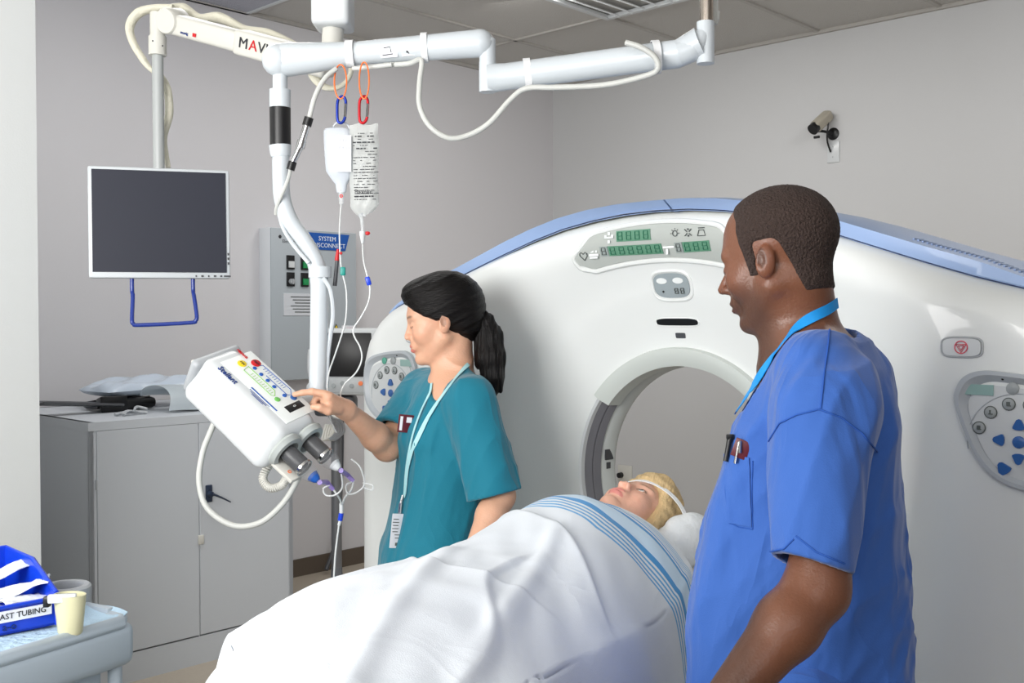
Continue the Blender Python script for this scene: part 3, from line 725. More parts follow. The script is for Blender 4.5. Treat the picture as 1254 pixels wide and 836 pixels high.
# ------------------------------------------------------------------ wall camera and plate, outlet
wp = R(0, -2.28, 0); cpos = P(1013, 152, 6.08)
def wallM(u, v):                                                # frame on the right wall seen at (u, v): x right, y up, z out of the wall
    d = P(u, v, 1)-Vector((0, 0, CZ)); n = Vector((-AX.x, -AX.y, 0)); k = (CC-Vector((0, 0, CZ))).dot(n)/d.dot(n); p = Vector((0, 0, CZ))+d*k
    return frame(-NX, n, p)
Mw = wallM(1021, 186)
t = thing('cable_plate', 'white wall plate below the security camera', 'wall plate', M=Mw)
MB().box((0, 0, .004), (.075, .125, .008), bevel=.003).build('plate', M_white, t)
for y in (.03, -.03): MB().lathe([(.004, 0), (.003, .002), (0, .003)], M=Matrix.Translation((-.002, y, .008)), seg=10).build('screw', M_grey, t)
Mw = wallM(1019, 162)
t = thing('security_camera', 'small beige bullet camera with black lens on the rear wall', 'camera', M=Mw)
MB().lathe([(0, .012), (.022, .012), (.036, .004), (.036, 0)], M=Matrix.Translation((.008, -.01, 0))).build('mount', M_black, t)
MB().tube([(.008, -.01, .01), (-.02, .0, .06), (-.04, .0, .10)], .008, 8).box((-.045, -.035, .10), (.035, .015, .015), bevel=.003).build('bracket', M_black, t)
bd = frame((-.25, -.62, .75), (0, 1, .8), (-.02, .055, .09))
MB().box((0, 0, .0), (.15, .062, .062), M=bd, bevel=.016, seg=3).build('camera_body', mat('camera_beige', (172, 166, 152), .5), t)
MB().lathe([(0, .0), (.026, 0), (.033, .004), (.033, .035), (.0, .035)], M=bd @ Matrix.Translation((.055, 0, 0)) @ Matrix.Rotation(PI/2, 4, 'Y')).build('lens', M_black, t)
MB().tube([(.005, .07, .05), (.01, .03, .07), (-.005, -.05, .05), (-.003, -.115, .012)], .005, 8).build('cable', M_black, t)
Mw = wallM(766, 580)
t = thing('wall_outlet', 'pale wall outlet with a black plug, seen through the scanner opening', 'outlet', M=Mw)
MB().box((0, 0, .004), (.12, .12, .008), bevel=.003).build('plate', M_offw, t)
MB().lathe([(0, .03), (.018, .03), (.02, 0)], M=Matrix.Translation((-.03, -.01, .008))).build('plug', M_black, t)

# ------------------------------------------------------------------ patient monitor on a pole near the wall
x0 = P(412, 600, 5.2); pm0 = thing('patient_monitor', 'white bedside monitor with dark screen on a grey pole by the wall', 'patient monitor', loc=(x0.x, 5.2, 0))
MB().tube([(0, 0, .05), (0, 0, 1.15)], .026, 14).build('pole', mat('pole_grey', (120, 122, 126), .35, metal=.4), pm0)
b = MB().lathe([(.07, .03), (.06, .06), (.03, .2), (.027, .25)])
for k in range(5):
    a = 2*PI*k/5+.35; b.tube([(0, 0, .06), (.15*math.cos(a), .15*math.sin(a), .07), (.30*math.cos(a), .30*math.sin(a), .055)], [.045, .035, .025], 10, flat=.6)
b.build('base', mat('base_grey', (104, 108, 114), .45), pm0)
for k in range(5):
    a = 2*PI*k/5+.35; MB().lathe([(0, -.012), (.028, -.012), (.03, 0), (.028, .012), (0, .012)], M=Matrix.Translation((.3*math.cos(a), .3*math.sin(a), .031)) @ Matrix.Rotation(a, 4, 'Z') @ Matrix.Rotation(PI/2, 4, 'X')).build('caster', M_black, pm0)
mm = Matrix.Translation((.075, -.02, 1.28)) @ Matrix.Rotation(-.06, 4, 'Z')
MB().box((0, 0, .0), (.30, .12, .33), bevel=.018, M=mm).build('housing', M_white, pm0)
MB().box((.0, -.062, .035), (.235, .008, .215), M=mm, bevel=.004).build('screen', M_black, pm0)
ct2 = MB().box((0, -.062, -.115), (.27, .01, .075), M=mm, bevel=.004).build('control_strip', mat('strip_grey', (176, 180, 182), .4), pm0)
for k, m in enumerate((M_green, M_greybtn, M_greybtn, M_greybtn, M_orange, M_greybtn)):
    MB().lathe([(.012, 0), (.011, .006), (0, .007)], M=mm @ Matrix.Translation((-.115+k*.045, -.066, -.105-.012*(k % 2))) @ Matrix.Rotation(PI/2, 4, 'X'), seg=14).build('knob', m, ct2)
MB().tube([(-.17, -.03, -.13), (-.19, -.04, -.05), (-.19, -.03, .06)], .016, 10, M=mm).ball((-.185, -.03, -.13), .03, M=mm).build('side_handle', M_white, pm0)
MB().box((0, 0, 1.06), (.2, .14, .10), bevel=.02).build('tray', M_dgrey, pm0)
b = MB()
for k in range(5):
    x = -.02+k*.012; b.tube([(x, -.09, 1.05-.01*k), (x+.03, -.12, 1.0-.01*k), (x+.02, -.13, .93), (x-.03, -.1, .90), (x-.02, -.06, .97)], .006, 8)
b.build('lead_bundle', M_offw, pm0)

# ------------------------------------------------------------------ ceiling monitor
mt = thing('ceiling_monitor', 'flat monitor with silver frame hanging from a white jointed arm', 'monitor', loc=(*R(-3.2, -1.6, 0).xy, 0)) if False else thing('ceiling_monitor', 'flat monitor with silver frame hanging from a white jointed arm', 'monitor', loc=(P(194, 272, 3.1).x, 3.1, P(194, 272, 3.1).z-.17))
A_, B2_ = P(107.5, 271, 3.04), P(281.5, 274.5, 3.16); xd = (B2_-A_); wd = xd.length; MM = frame(xd, (0, -1, .03), (A_+B2_)/2)      # z out of the screen
MB().box((0, 0, -.022), (wd, .327, .034), M=MM, bevel=.006).build('bezel', mat('silver_frame', (200, 206, 210), .35), mt, world=True)
MB().box((0, .004, -.004), (wd-.022, .300, .004), M=MM).build('screen', M_screen, mt, world=True)
MB().box((0, 0, -.06), (wd*.6, .2, .05), M=MM, bevel=.02).build('rear_housing', M_grey, mt, world=True)
b = MB()
for k, w2 in enumerate((.004, .007, .004, .007, .006, .02)): b.box((.10+k*.018, -.1565, -.004), (w2, .005, .003), M=MM)
for k in range(3): b.box((wd/2-.0055, -.09-k*.014, -.004), (.005, .007, .003), M=MM)
b.build('buttons', M_dgrey, mt, world=True)
hp = [(-.082, -.155, -.03), (-.082, -.20, -.03), (-.080, -.218, -.022), (-.082, -.285, -.0), (-.078, -.298, .002), (-.06, -.302, .002), (.08, -.296, .002), (.096, -.290, .002), (.10, -.275, .0), (.093, -.215, -.02), (.091, -.2, -.03), (.091, -.155, -.03)]
MB().tube(hp, .0062, 12, M=MM, sub=4).build('handle', M_navy, mt, world=True)
E0 = P(193, 27, 3.12); 
MB().tube([P(193, 62, 3.12), P(195, 240, 3.13)], .0165, 16).build('pole', mat('pole_silver', (168, 172, 172), .35), mt, world=True)
MB().tube([P(193, 45, 3.12), P(193, 68, 3.12)], .026, 20).tube([P(193, 16, 3.12), P(193, 48, 3.12)], .022, 20).build('elbow', M_offw, mt, world=True)
for v in (50, 56): MB().ball(P(187+2*(v-50), v, 3.094), .0025, seg=8).build('screw', M_dgrey, mt, world=True)
E1 = P(212, 26, 3.10); E2 = P(405, 78, 2.93); ad = E2-E1; MA = frame(ad, (0, -.25, 1), E1)
MB().lathe([(0, -.036), (.034, -.036), (.038, -.03), (.038, .03), (.034, .036), (0, .036)], M=MA @ Matrix.Rotation(PI/2, 4, 'X')).build('joint', M_offw, mt, world=True)
L_ = ad.length
arm = MB().box((.125, 0, -.006), (.25, .06, .060), M=MA, bevel=.012, seg=3).box((.24+(L_-.24)/2, 0, -.006), (L_-.24, .07, .07), M=MA, bevel=.010, seg=3).build('support_arm', M_offw, mt, world=True)
def on_arm(x, z): return MA @ Matrix(((1, 0, 0, x), (0, 0, -1, -.0365), (0, 1, 0, z), (0, 0, 0, 1)))
text('arm_text', 'M', .042, M_text, arm, on_arm(.262, -.004), depth=.001); text('arm_text', 'A', .042, M_red, arm, on_arm(.298, -.004), depth=.001); text('arm_text', 'VIG', .042, M_text, arm, on_arm(.328, -.004), depth=.001)
text('arm_text', 'mavig', .012, M_textblue, arm, on_arm(.055, -.02) @ Matrix.Translation((0, 0, -.005)), depth=.001); MB().box((.105, -.032, -.018), (.012, .002, .010), M=MA).build('arm_mark', M_red, arm, world=True)
c_ = P(408, 20, 2.93)
MB().box((c_.x, 2.93, (HC+P(408, 36, 2.93).z)/2), (.105, .12, HC-P(408, 36, 2.93).z), bevel=.014, seg=3).build('ceiling_column', M_white, mt, world=True)
MB().tube([P(408, 36, 2.93), P(406, 80, 2.93)], .03, 20).build('swivel', M_offw, mt, world=True)
def fab(name, pts, rr, flat=.45): return MB().tube(pts, rr, 14, flat=flat, sub=8).build(name, M_fabric, mt, world=True)
fab('cable_sleeve', [P(212, 9, 3.14), P(190, 10, 3.14), P(170, 16, 3.14), P(159, 32, 3.14), P(163, 52, 3.14), P(176, 74, 3.14), P(186, 86, 3.14), P(196, 92, 3.16), P(205, 110, 3.17), P(207, 140, 3.17), P(201, 170, 3.17), P(206, 205, 3.17)], [.012, .016, .019, .018, .016, .015, .010, .012, .017, .018, .013, .011], .7)
fab('cable_sleeve', [P(205, 10, 3.16), P(225, 10, 3.18), P(245, 22, 3.16), P(270, 22, 3.16), P(300, 36, 3.14), P(330, 42, 3.1), P(360, 55, 3.06), P(385, 70, 3.0)], [.014, .02, .016, .022, .016, .02, .016, .014], .7)
fab('cable_sleeve', [P(384, 78, 3.0), P(386, 92, 2.98), P(395, 105, 2.96), P(410, 108, 2.95), P(424, 100, 2.94), P(430, 84, 2.93), P(425, 60, 2.93)], [.012, .02, .012, .009, .009, .011, .015], .7)

# ------------------------------------------------------------------ ceiling-hung contrast injector
ij = thing('contrast_injector', 'white twin-syringe injector hanging from an articulated ceiling arm', 'contrast injector', loc=(P(318, 495, 2.55).x, 2.55, P(318, 560, 2.55).z))
YP = 2.65
def T(pts, r, **k): return MB().tube(pts, r, 20, **k)
a1 = T([P(346, 73, YP), P(385, 71, YP-.004), P(430, 66, YP-.01)], [.042, .038, .029], smooth=False).ball(P(343, 74, YP), .043).ball(P(338, 74, YP), (.038, .044, .040)).T if False else None
MB().tube([P(341, 74, YP), P(352, 73, YP), P(385, 70.5, YP-.004), P(428, 66, YP-.01), P(445, 65, YP-.01)], [.041, .042, .037, .029, .027], 24, smooth=False).ball(P(341, 74, YP), (.042, .046, .041)).build('arm_knuckle', M_wht2, ij, world=True)
arm = MB().tube([P(440, 65, YP-.01), P(588, 53, 2.60)], [.0285, .034], 24).ball(P(588, 53, 2.6), .0345).tube([P(597, 48, 2.6), P(597, 105, 2.6)], [.020, .0205], 20).build('horizontal_arm', M_wht2, ij, world=True)
MB().tube([P(598, 96, 2.6), P(620, 94, 2.595), P(830, 66, 2.46), P(858, 52, 2.44)], [.036, .033, .033, .036], 24, smooth=False).tube([P(597, 76, 2.6), P(597, 113, 2.6)], .021, 20).build('spring_arm', M_wht2, ij, world=True)
MB().tube([P(864, 27, 2.44), P(864, 78, 2.44)], .0205, 24).tube([P(864, 40, 2.44), P(850, 58, 2.44), P(832, 66, 2.45)], [.018, .028, .03], 20).build('end_socket', M_wht2, ij, world=True)
pt = P(866, 10, 2.44); MB().tube([P(865, 30, 2.44), Vector((P(865, 30, 2.44).x, 2.44, HC))], .0155, 24).build('ceiling_tube', M_steel, ij, world=True)
MB().tube([P(876, 30, 2.46), P(879, 14, 2.46), P(877, -20, 2.46), Vector((P(877, -20, 2.46).x, 2.46, HC))], .005, 8).build('tube_cable', M_cable, ij, world=True)
sticker = MB()
Msk = frame(P(500, 60, 2.6)-P(460, 63, 2.6), (0, -1, 0), P(476, 62.5, YP-.049))
text('arm_print', 'MEDRAD', .001, M_icon, arm, Msk) if False else None
sticker.box((.0, 0, .0), (.042, .032, .002), M=Msk).box((.048, 0, .001), (.032, .032, .002), M=Msk)
stk = sticker.build('arm_sticker', M_paper, arm, world=True)
b = MB()
for p in ([(-.012, .008), (.004, .010), (.006, -.004)], [(-.016, -.010), (.010, -.008)]): b.tube([(x, y, .0015) for x, y in p], .0011, 6, M=Msk, smooth=False)
b.tube([(.040, .012, .0025), (.052, .012, .0025), (.054, .0, .0025), (.048, -.010, .0025)], .0028, 6, M=Msk, smooth=False).tube([(.044, .002, .0025), (.047, -.008, .0025)], .004, 6, M=Msk, smooth=False)
b.build('sticker_marks', M_text, stk, world=True)
def strap(u, v, Y, r, w=.018, tilt=0):
    return MB().lathe([(r, -w/2), (r+.003, -w/2), (r+.003, w/2), (r, w/2)], M=frame((0, 1, 0), (1, 0, tilt), P(u, v, Y))).build('cable_strap', M_strap, ij, world=True)
strap(429, 66, YP-.01, .031, .02, .05); strap(520, 58.5, 2.62, .034, .016, .05); strap(646, 91, 2.58, .036, .017, .1); strap(803, 70, 2.47, .036, .017, .1)
MB().tube([P(470, 80, 2.62), P(500, 78, 2.6), P(516, 74, 2.6), P(514, 100, 2.59), P(514, 130, 2.58), P(527, 155, 2.57), P(550, 169, 2.57), P(575, 165, 2.57), P(600, 150, 2.56), P(625, 122, 2.55), P(645, 108, 2.54), P(680, 107, 2.52), P(740, 104, 2.48), P(790, 93, 2.44), P(806, 84, 2.42), P(802, 70, 2.415), P(785, 58, 2.42), P(766, 52, 2.43)], .0068, 10, sub=6).build('arm_cable', M_cable, ij, world=True)
MB().tube([P(432, 84, 2.62), P(455, 82, 2.61), P(480, 79, 2.6)], .006, 10).build('arm_cable', M_cable, ij, world=True)
# post
MB().tube([P(343, 85, YP), P(343, 113, YP)], .0185, 20).build('post_neck', M_wht2, ij, world=True)
MB().tube([P(343, 110, YP), P(343, 132, YP)], .0265, 24).build('collar', M_wht2, ij, world=True)
MB().tube([P(343, 178, YP), P(343.5, 186, YP), P(344, 192, YP)], [.0275, .0265, .024], 24).build('collar', M_wht2, ij, world=True)
MB().tube([P(343, 130, YP), P(343.5, 180, YP)], .0262, 24).build('grip', M_black, ij, world=True)
MB().tube([P(344, 185, YP), P(344, 215, YP), P(346, 245, YP), P(356, 272, YP), P(373, 296, YP), P(386, 320, YP), P(391, 345, YP), P(391, 380, YP), P(390, 440, YP), P(389, 478, YP)], [.0215]*5+[.022, .023, .023, .0225, .0225], 24, sub=6).build('post', M_wht2, ij, world=True)
MB().lathe([(.023, -.014), (.029, -.014), (.029, .014), (.023, .014)], M=Matrix.Translation(P(392, 333, YP))).build('clamp_ring', M_wht2, ij, world=True)
MB().tube([P(340, 250, YP), P(345, 275, YP-.01), P(358, 298, YP-.02), P(378, 322, YP-.03)], .005, 8).tube([P(396, 340, YP-.02), P(405, 356, YP-.02), P(408, 385, YP-.01), P(404, 415, YP), P(401, 440, YP), P(400, 475, YP)], .006, 8).build('post_cable', M_wht2, ij, world=True)
MB().tube([P(412, 84, 2.60), P(398, 96, 2.59), P(386, 118, 2.58), P(378, 148, 2.58)], .0062, 12).build('connector_cable', M_cable, ij, world=True)
MB().tube([P(356, 206, 2.58), P(352, 222, 2.6), P(340, 250, 2.63), P(338, 262, YP)], .005, 8).build('connector_cable', M_cable, ij, world=True)
cn = MB().tube([P(376.5, 150, 2.58), P(369, 176, 2.58), P(358, 200, 2.58)], [.0085, .0092, .0075], 16, smooth=False).build('cable_connector', M_chrome, ij, world=True)
MB().tube([P(378.5, 144, 2.58), P(375.5, 154, 2.58)], .0115, 16).build('connector_ring', M_black, cn, world=True)
MB().tube([P(358.5, 198, 2.58), P(355.5, 208, 2.58)], .0105, 16).build('connector_ring', M_black, cn, world=True)
MB().tube([P(370, 172, 2.58), P(367.5, 181, 2.58)], .011, 16).build('coupling_nut', M_chrome, cn, world=True)
# injector head
Ai = Vector((.74, -.30, -.60)).normalized(); Wi = Vector((.53, .81, .25)); Wi = (Wi-Ai*Wi.dot(Ai)).normalized(); Ni = Ai.cross(Wi)
o_ = P(318, 495, 2.55)+Wi*-.02; MI = Matrix(((Ai.x, Wi.x, Ni.x, o_.x), (Ai.y, Wi.y, Ni.y, o_.y), (Ai.z, Wi.z, Ni.z, o_.z), (0, 0, 0, 1)))
def f_head(p):
    x, y, z = p[:, 0], p[:, 1], p[:, 2]
    t = np.clip((x+.17)/.32, 0, 1); hy = .062+.030*sstep(.05, -.06, z)+.008*t; top = .058+.003*np.sin(t*PI)
    q = np.stack([np.abs(x+.005)-.150, np.abs(y)-hy+.03, np.abs(z-(top-.058)/2)-.058+.03-.000], 1)
    q[:, 0] += .03
    return (np.sqrt((np.maximum(q, 0)**2).sum(1))+np.minimum(q.max(1), 0)-.03).astype('f')
me = mesher('injector_head', f_head, (-.2, -.14, -.09), (.19, .14, .1), .005)
hd = finish('injector_head', me, M_white, ij, True, None, M=MI)
MB().box((-.152, 0, .0), (.028, .15, .10), M=MI, bevel=.013, seg=3).build('rear_cap', M_grey, ij, world=True)
b = MB()
for y in (-.04, .035): b.lathe([(.028, 0), (.044, 0), (.047, .006), (.042, .018), (.031, .02), (.028, .012), (.027, -.012)], M=MI @ Matrix.Translation((.142, y, .008)) @ Matrix.Rotation(PI/2, 4, 'Y'), seg=32)
b.build('syringe_ring', mat('ring_silver', (178, 184, 182), .3), ij, world=True)
b = MB()
for y in (-.04, .035): b.lathe([(0, .0), (.029, .001)], M=MI @ Matrix.Translation((.146, y, .008)) @ Matrix.Rotation(PI/2, 4, 'Y'), seg=24)
b.build('ring_recess', M_grey, ij, world=True)
for k, y in enumerate((-.04, .035)):
    MS = MI @ Matrix.Translation((.146, y, .008)) @ Matrix.Rotation(PI/2, 4, 'Y')
    sy = MB().lathe([(.0215, 0), (.0215, .085), (.018, .098), (.007, .112), (.0045, .116), (.0045, .125)], M=MS).build('syringe', M_clear2, ij, world=True)
    MB().lathe([(0, -.02), (.0205, -.018), (.0208, .058), (.016, .066), (.012, .070), (0, .072)], M=MS).build('plunger', M_black, sy, world=True)
    MB().lathe([(.0225, .066), (.0225, .072), (.0215, .072)], M=MS).build('band', M_chrome, sy, world=True)
    MB().lathe([(.015, .098), (.010, .112), (.006, .117), (0, .117)], M=MS).build('tip', M_signblue if k == 0 else M_white, sy, world=True)
MB().box((.185, -.058, -.02), (.07, .035, .012), M=MI, bevel=.004).build('drip_guard', M_offw, ij, world=True)
text('drip_mark', 'o', .02, M_orange, ij, MI @ Matrix.Translation((.19, -.058, -.0135)))
ZP = .0585
def top(x, y, z=ZP): return MI @ Matrix.Translation((x, y+.02, z))
pn = MB().box((0, 0, 0), (.235, .10, .003), M=top(.0, .005, ZP), bevel=.0012).build('touch_panel', mat('panel_white', (226, 230, 228), .35), ij, world=True)
def disc(nm, x, y, r, m): MB().lathe([(r, -.002), (r, .003), (r*.8, .004), (0, .004)], M=top(x, y), seg=20).build(nm, m, pn, world=True)
disc('stop_button', -.076, .034, .0125, M_red); disc('light_button', -.090, .0, .0115, M_yellow)
text('button_text', 'XXX', .009, M_text, pn, top(-.085, .034, ZP+.0045)); text('button_text', 'NN', .009, M_text, pn, top(-.096, .0, ZP+.0045))
for k in range(4): disc('blue_button', -.063+.024*k, .018-.0005*k, .0052, M_signblue)
disc('blue_button', .044, .018, .0055, M_signblue); disc('start_button', .060, .034, .0085, M_bluebtn); disc('green_button', .046, -.008, .0075, mat('lime_button', (110, 180, 90), .4))
M_lime = mat('lime_line', (130, 190, 80), .5)
def pline(pts, m, nm='panel_line', r=.0009): MB().tube([MI @ Vector((x, y+.02, ZP+.0018)) for x, y in pts], r, 6, smooth=False).build(nm, m, pn, world=True)
pline([(-.066, .030), (-.062, .045), (.035, .048), (.050, .035), (.045, .026), (-.03, .026)], M_signblue, 'blue_outline')
pline([(-.075, .008), (-.070, -.012), (.028, -.012), (.034, -.005), (.02, .008), (-.075, .008)], M_lime, 'green_outline')
for c, y in ((M_signblue, .038), (M_lime, -.004)):
    b = MB()
    for k in range(10): b.box((-.05+k*.008, 0, .0006), (.0012, .009, .0008), M=top(0, y+.001, ZP+.001) @ Matrix.Translation((0, 0, 0)))
    b.build('panel_ticks', c, pn, world=True)
MB().box((0, 0, 0), (.09, .0035, .001), M=top(.03, -.037, ZP+.0018)).build('panel_stripe', M_signblue, pn, world=True)
for k in range(3): MB().box((0, 0, 0), (.07-.015*k, .0012, .001), M=top(.022, -.044-.004*k, ZP+.0014)).build('panel_print', M_textblue, pn, world=True)
MB().box((0, 0, 0), (.022, .052, .003), M=top(.084, .014, ZP+.001), bevel=.001).build('display', M_black, pn, world=True)
text('display_text', '0', .012, M_white, pn, top(.080, .014, ZP+.003))
text('logo', 'Stellant', .021, M_textblue, hd, top(-.105, -.060, ZP+.0015), depth=.0012)
text('logo', 'MEDRAD', .009, M_red, hd, top(-.135, .025, ZP+.0025), depth=.0012)
MB().ball((MI @ Vector((.06, .07, .0))), .035).tube([MI @ Vector((.06, .06, 0)), P(389, 480, YP)], .022, 14).build('mounting_joint', M_white, ij, world=True)
MB().tube([MI @ Vector((-.13, -.04, .0))+Vector((-.03, .0, .03)), MI @ Vector((-.155, -.02, .01))], .006, 8).ball(P(237, 443, 2.56), .006).build('rear_hook', M_offw, ij, world=True)
MB().tube([P(268, 505, 2.56), P(258, 528, 2.55), P(248, 555, 2.54), P(244, 590, 2.53), P(254, 622, 2.52), P(285, 643, 2.51), P(318, 640, 2.51), P(345, 618, 2.51), P(362, 592, 2.52), P(373, 570, 2.54)], .0072, 12).build('hose', M_cable, ij, world=True)
hp = [P(330, 568, 2.53), P(322, 585, 2.52), P(330, 597, 2.51), P(345, 594, 2.51), P(352, 584, 2.51), P(365, 582, 2.52), P(376, 573, 2.53)]
base = MB().tube(hp, .001, 4, sub=14).v; cen = [Vector(np.mean([base[4*i+j] for j in range(4)], 0)) for i in range(len(base)//4)]
co_ = []
n_ = len(cen)
for i in range((n_-1)*6):
    t = i/6; k = int(t); c = cen[k].lerp(cen[min(k+1, n_-1)], t-k); d = (cen[min(k+1, n_-1)]-cen[k]).normalized(); x = d.cross(Vector((0, 1, 0))).normalized(); y = d.cross(x); a = i*2*PI/12*1.0
    co_.append(c+(x*math.cos(a)+y*math.sin(a))*.0085)
MB().tube(co_, .0026, 6, smooth=False).build('coiled_cord', M_offw, ij, world=True)
MB().tube([P(330, 568, 2.53), P(334, 555, 2.54)], .003, 8).tube([P(346, 580, 2.52), P(348, 566, 2.52)], .003, 8).build('cord_end', M_offw, ij, world=True)

# ------------------------------------------------------------------ infusion gear hanging from the arm
def loop(u, v0, v1, wpx, Y, m, nm, lab, grp):
    h = (v1-v0)/2; o = MB().tube([P(u+wpx/2*math.sin(a), v0+h-h*math.cos(a), Y+.008*math.cos(a)) for a in np.linspace(0, 2*PI, 17)], .0019, 8, sub=3).build(nm, m, None)
    return tag(o, lab, 'cable tie', grp)
loop(417, 79, 121, 15, 2.60, M_orange, 'cable_tie', 'orange cable tie loop holding the blue carabiner', 'orange cable tie loops')
loop(446, 76, 121, 12, 2.585, M_orange, 'cable_tie', 'orange cable tie loop holding the red carabiner', 'orange cable tie loops')
def carabiner(u, v, m, lab):
    t = thing('carabiner', lab, 'carabiner', loc=P(u, v+16, 2.595), group='carabiners on the injector arm')
    pts = [(4, -15), (5.5, -10), (4.5, 8), (2, 14), (-1.5, 15.5), (-4.5, 12), (-5, 0), (-4.5, -11), (-1.5, -16), (2, -17), (4, -15)]
    MB().tube([P(u+x, v+y, 2.595) for x, y in pts], .0036, 10, sub=4).build('hook', m, t, world=True)
    MB().tube([P(u+5, v-8, 2.59), P(u+4.5, v+8, 2.59)], .0032, 8).build('gate', M_chrome, t, world=True)
carabiner(418, 135, mat('carabiner_blue', (24, 50, 150), .25, metal=.5), 'blue carabiner hanging left of the red one'); carabiner(445, 135, mat('carabiner_red', (190, 24, 36), .25, metal=.5), 'red carabiner hanging right of the blue one')
# rigid bottle
YB = 2.61
bt = thing('infusion_bottle', 'squarish clear plastic infusion bottle hanging from the blue carabiner', 'infusion bottle', loc=P(415, 250, YB))
k_ = YB/FPX
def oval_stack(rows, Y, ex=3, seg=28, fy=.55):
    V = []; n = len(rows)
    for u, v, hw in rows:
        c = P(u, v, Y)
        for i in range(seg):
            a = 2*PI*i/seg; cx = math.copysign(abs(math.cos(a))**(2/ex), math.cos(a)); sy = math.copysign(abs(math.sin(a))**(2/ex), math.sin(a))
            V.append((c.x+cx*hw*k_, c.y+sy*max(hw*fy, min(hw, 4))*k_, c.z))
    F = [(i*seg+j, i*seg+(j+1) % seg, (i+1)*seg+(j+1) % seg, (i+1)*seg+j) for i in range(n-1) for j in range(seg)]+[tuple(range(seg)), tuple((n-1)*seg+j for j in range(seg))]
    return MB().add(V, F)
oval_stack([(413, 156, 8), (413, 158, 14.5), (413, 161, 16.5), (414, 175, 17), (415, 195, 17), (416, 210, 16.5), (417, 217, 13), (418, 226, 7), (418, 234, 6), (418, 236, 5)], YB).build('bottle', M_milky, bt, world=True)
oval_stack([(416, 201, 15.2), (416, 209, 15.2), (417, 216, 12), (418, 225, 6), (418, 233, 5)], YB).build('fluid', M_fluid, bt, world=True)
MB().tube([P(407, 160, YB), P(410, 152, YB), P(418, 149, 2.6), P(426, 153, YB), P(428, 161, YB)], .0022, 8).build('hanger', M_milky, bt, world=True)
Ml = frame((1, 0, .0), (0, -1, 0), P(421, 188, YB-.024))
lb = MB().box((0, 0, 0), (18*k_, 44*k_, .0008), M=Ml).build('label', M_paper, bt, world=True)
b = MB(); r_ = random.Random(4)
for i in range(4):
    for j in range(2): b.tube([((-6+4*i)*k_, (18-9*j)*k_, .0008), ((-5+4*i)*k_, (13-9*j)*k_, .0008), ((-4+4*i)*k_, (18-9*j)*k_, .0008)], .0005, 4, M=Ml, smooth=False)
for i in range(5): b.box((0, (-1-3.6*i)*k_, .0006), (12*k_, .0009, .0004), M=Ml)
b.build('label_print', M_iconw if False else M_grey, lb, world=True)
MB().tube([P(418, 233, YB), P(418, 250, YB)], [.0085, .0055], 12).build('drip_chamber', M_clear, bt, world=True)
MB().lathe([(.002, 0), (.0045, 0), (.0045, .002), (.002, .002)], M=frame((1, 0, 0), (0, -1, 0), P(418, 240, YB-.010))).build('valve_ring', M_red, bt, world=True)
# soft bag
YG = 2.60
bg = thing('infusion_bag', 'soft clear infusion bag with black print hanging from the red carabiner', 'infusion bag', loc=P(445, 297, YG))
G = []
for side in (-1, 1):
    S = []
    for i in range(25):
        v = 152+110*i/24; row = []
        hw = 17.5 if v < 250 else 17.5*max(.3, 1-((v-250)/14)**2*.7); 
        for j in range(17):
            x = -1+2*j/16; e = max(0, 1-x**4)*max(0, min(1, (v-150)/14))*max(0, min(1, (266-v)/14))
            d = e*(.010 if v < 185 else .016)+.0016*math.sin(9*x+v*.2)*e
            row.append(P(446+x*hw+(.6*math.sin(v*.11)), v+1.2*math.sin(5*x), YG+side*d))
        S.append(row)
    G.append(S)
MB().sheet(G[0]).sheet(G[1]).build('bag', M_bag, bg, world=True)
Mb = frame((1, 0, .02), (0, -1, 0), P(446, 200, YG-.0185)); b = MB()
for i in range(23):
    y = (36-i*3.6)*k_; x = -13*k_; 
    while x < 12*k_:
        L = r_.uniform(1.2, 6)*k_
        if 5 < i < 8 and x < 0 or r_.random() < .25: x += L+.001; continue
        b.box((x+L/2, y, 0 if y < .05 else .002), (L, (1.7 if i in (1, 3, 5, 21) else .9)*k_, .0004), M=Mb); x += L+.9*k_
text('bag_text', 'Baxter', .016, M_text, bg, frame((1, 0, 0), (0, -1, 0), P(434, 235, YG-.0195)))
b.build('bag_print', M_text, bg, world=True)
MB().tube([P(441, 262, YG), P(443, 268, YG), P(444, 284, YG)], [.008, .0045, .004], 12).box(P(444, 263, YG), (.018, .006, .01), bevel=.003).build('outlet_port', M_clear, bg, world=True)
MB().tube([P(444, 283, YG), P(444, 287, YG), P(444, 298, YG)], [.0075, .008, .003], 12).build('drip_chamber', M_white, bg, world=True)
MB().ball(P(450, 285.5, YG), (.007, .004, .005)).build('red_tab', M_red, bg, world=True)
MB().tube([P(445, 150, YG), P(445, 156, YG)], .003, 8).build('hanger', M_clear, bg, world=True)
def line(nm, pts, lab, r=.0019, extra=()):
    t = thing(nm, lab, 'tubing', loc=pts[-1]); MB().tube(pts, r, 8, sub=5).build('tube', M_tubeclr, t, world=True); return t
tb = line('infusion_tube', [P(418, 250, YB), P(416, 275, 2.60), P(416, 300, 2.58), P(418, 328, 2.57), P(424, 355, 2.57), P(424, 385, 2.57), P(420, 405, 2.57), P(410, 435, 2.58), P(402, 460, 2.6), P(401, 490, 2.6), P(405, 515, 2.6), P(412, 530, 2.6)], 'clear tube with green clamp running down from the bottle')
MB().box(P(420, 332, 2.57), (.013, .012, .021), bevel=.003).build('clamp', M_teal, tb, world=True)
MB().ball(P(417.5, 310, 2.575), .004).build('red_clip', M_red, tb, world=True)
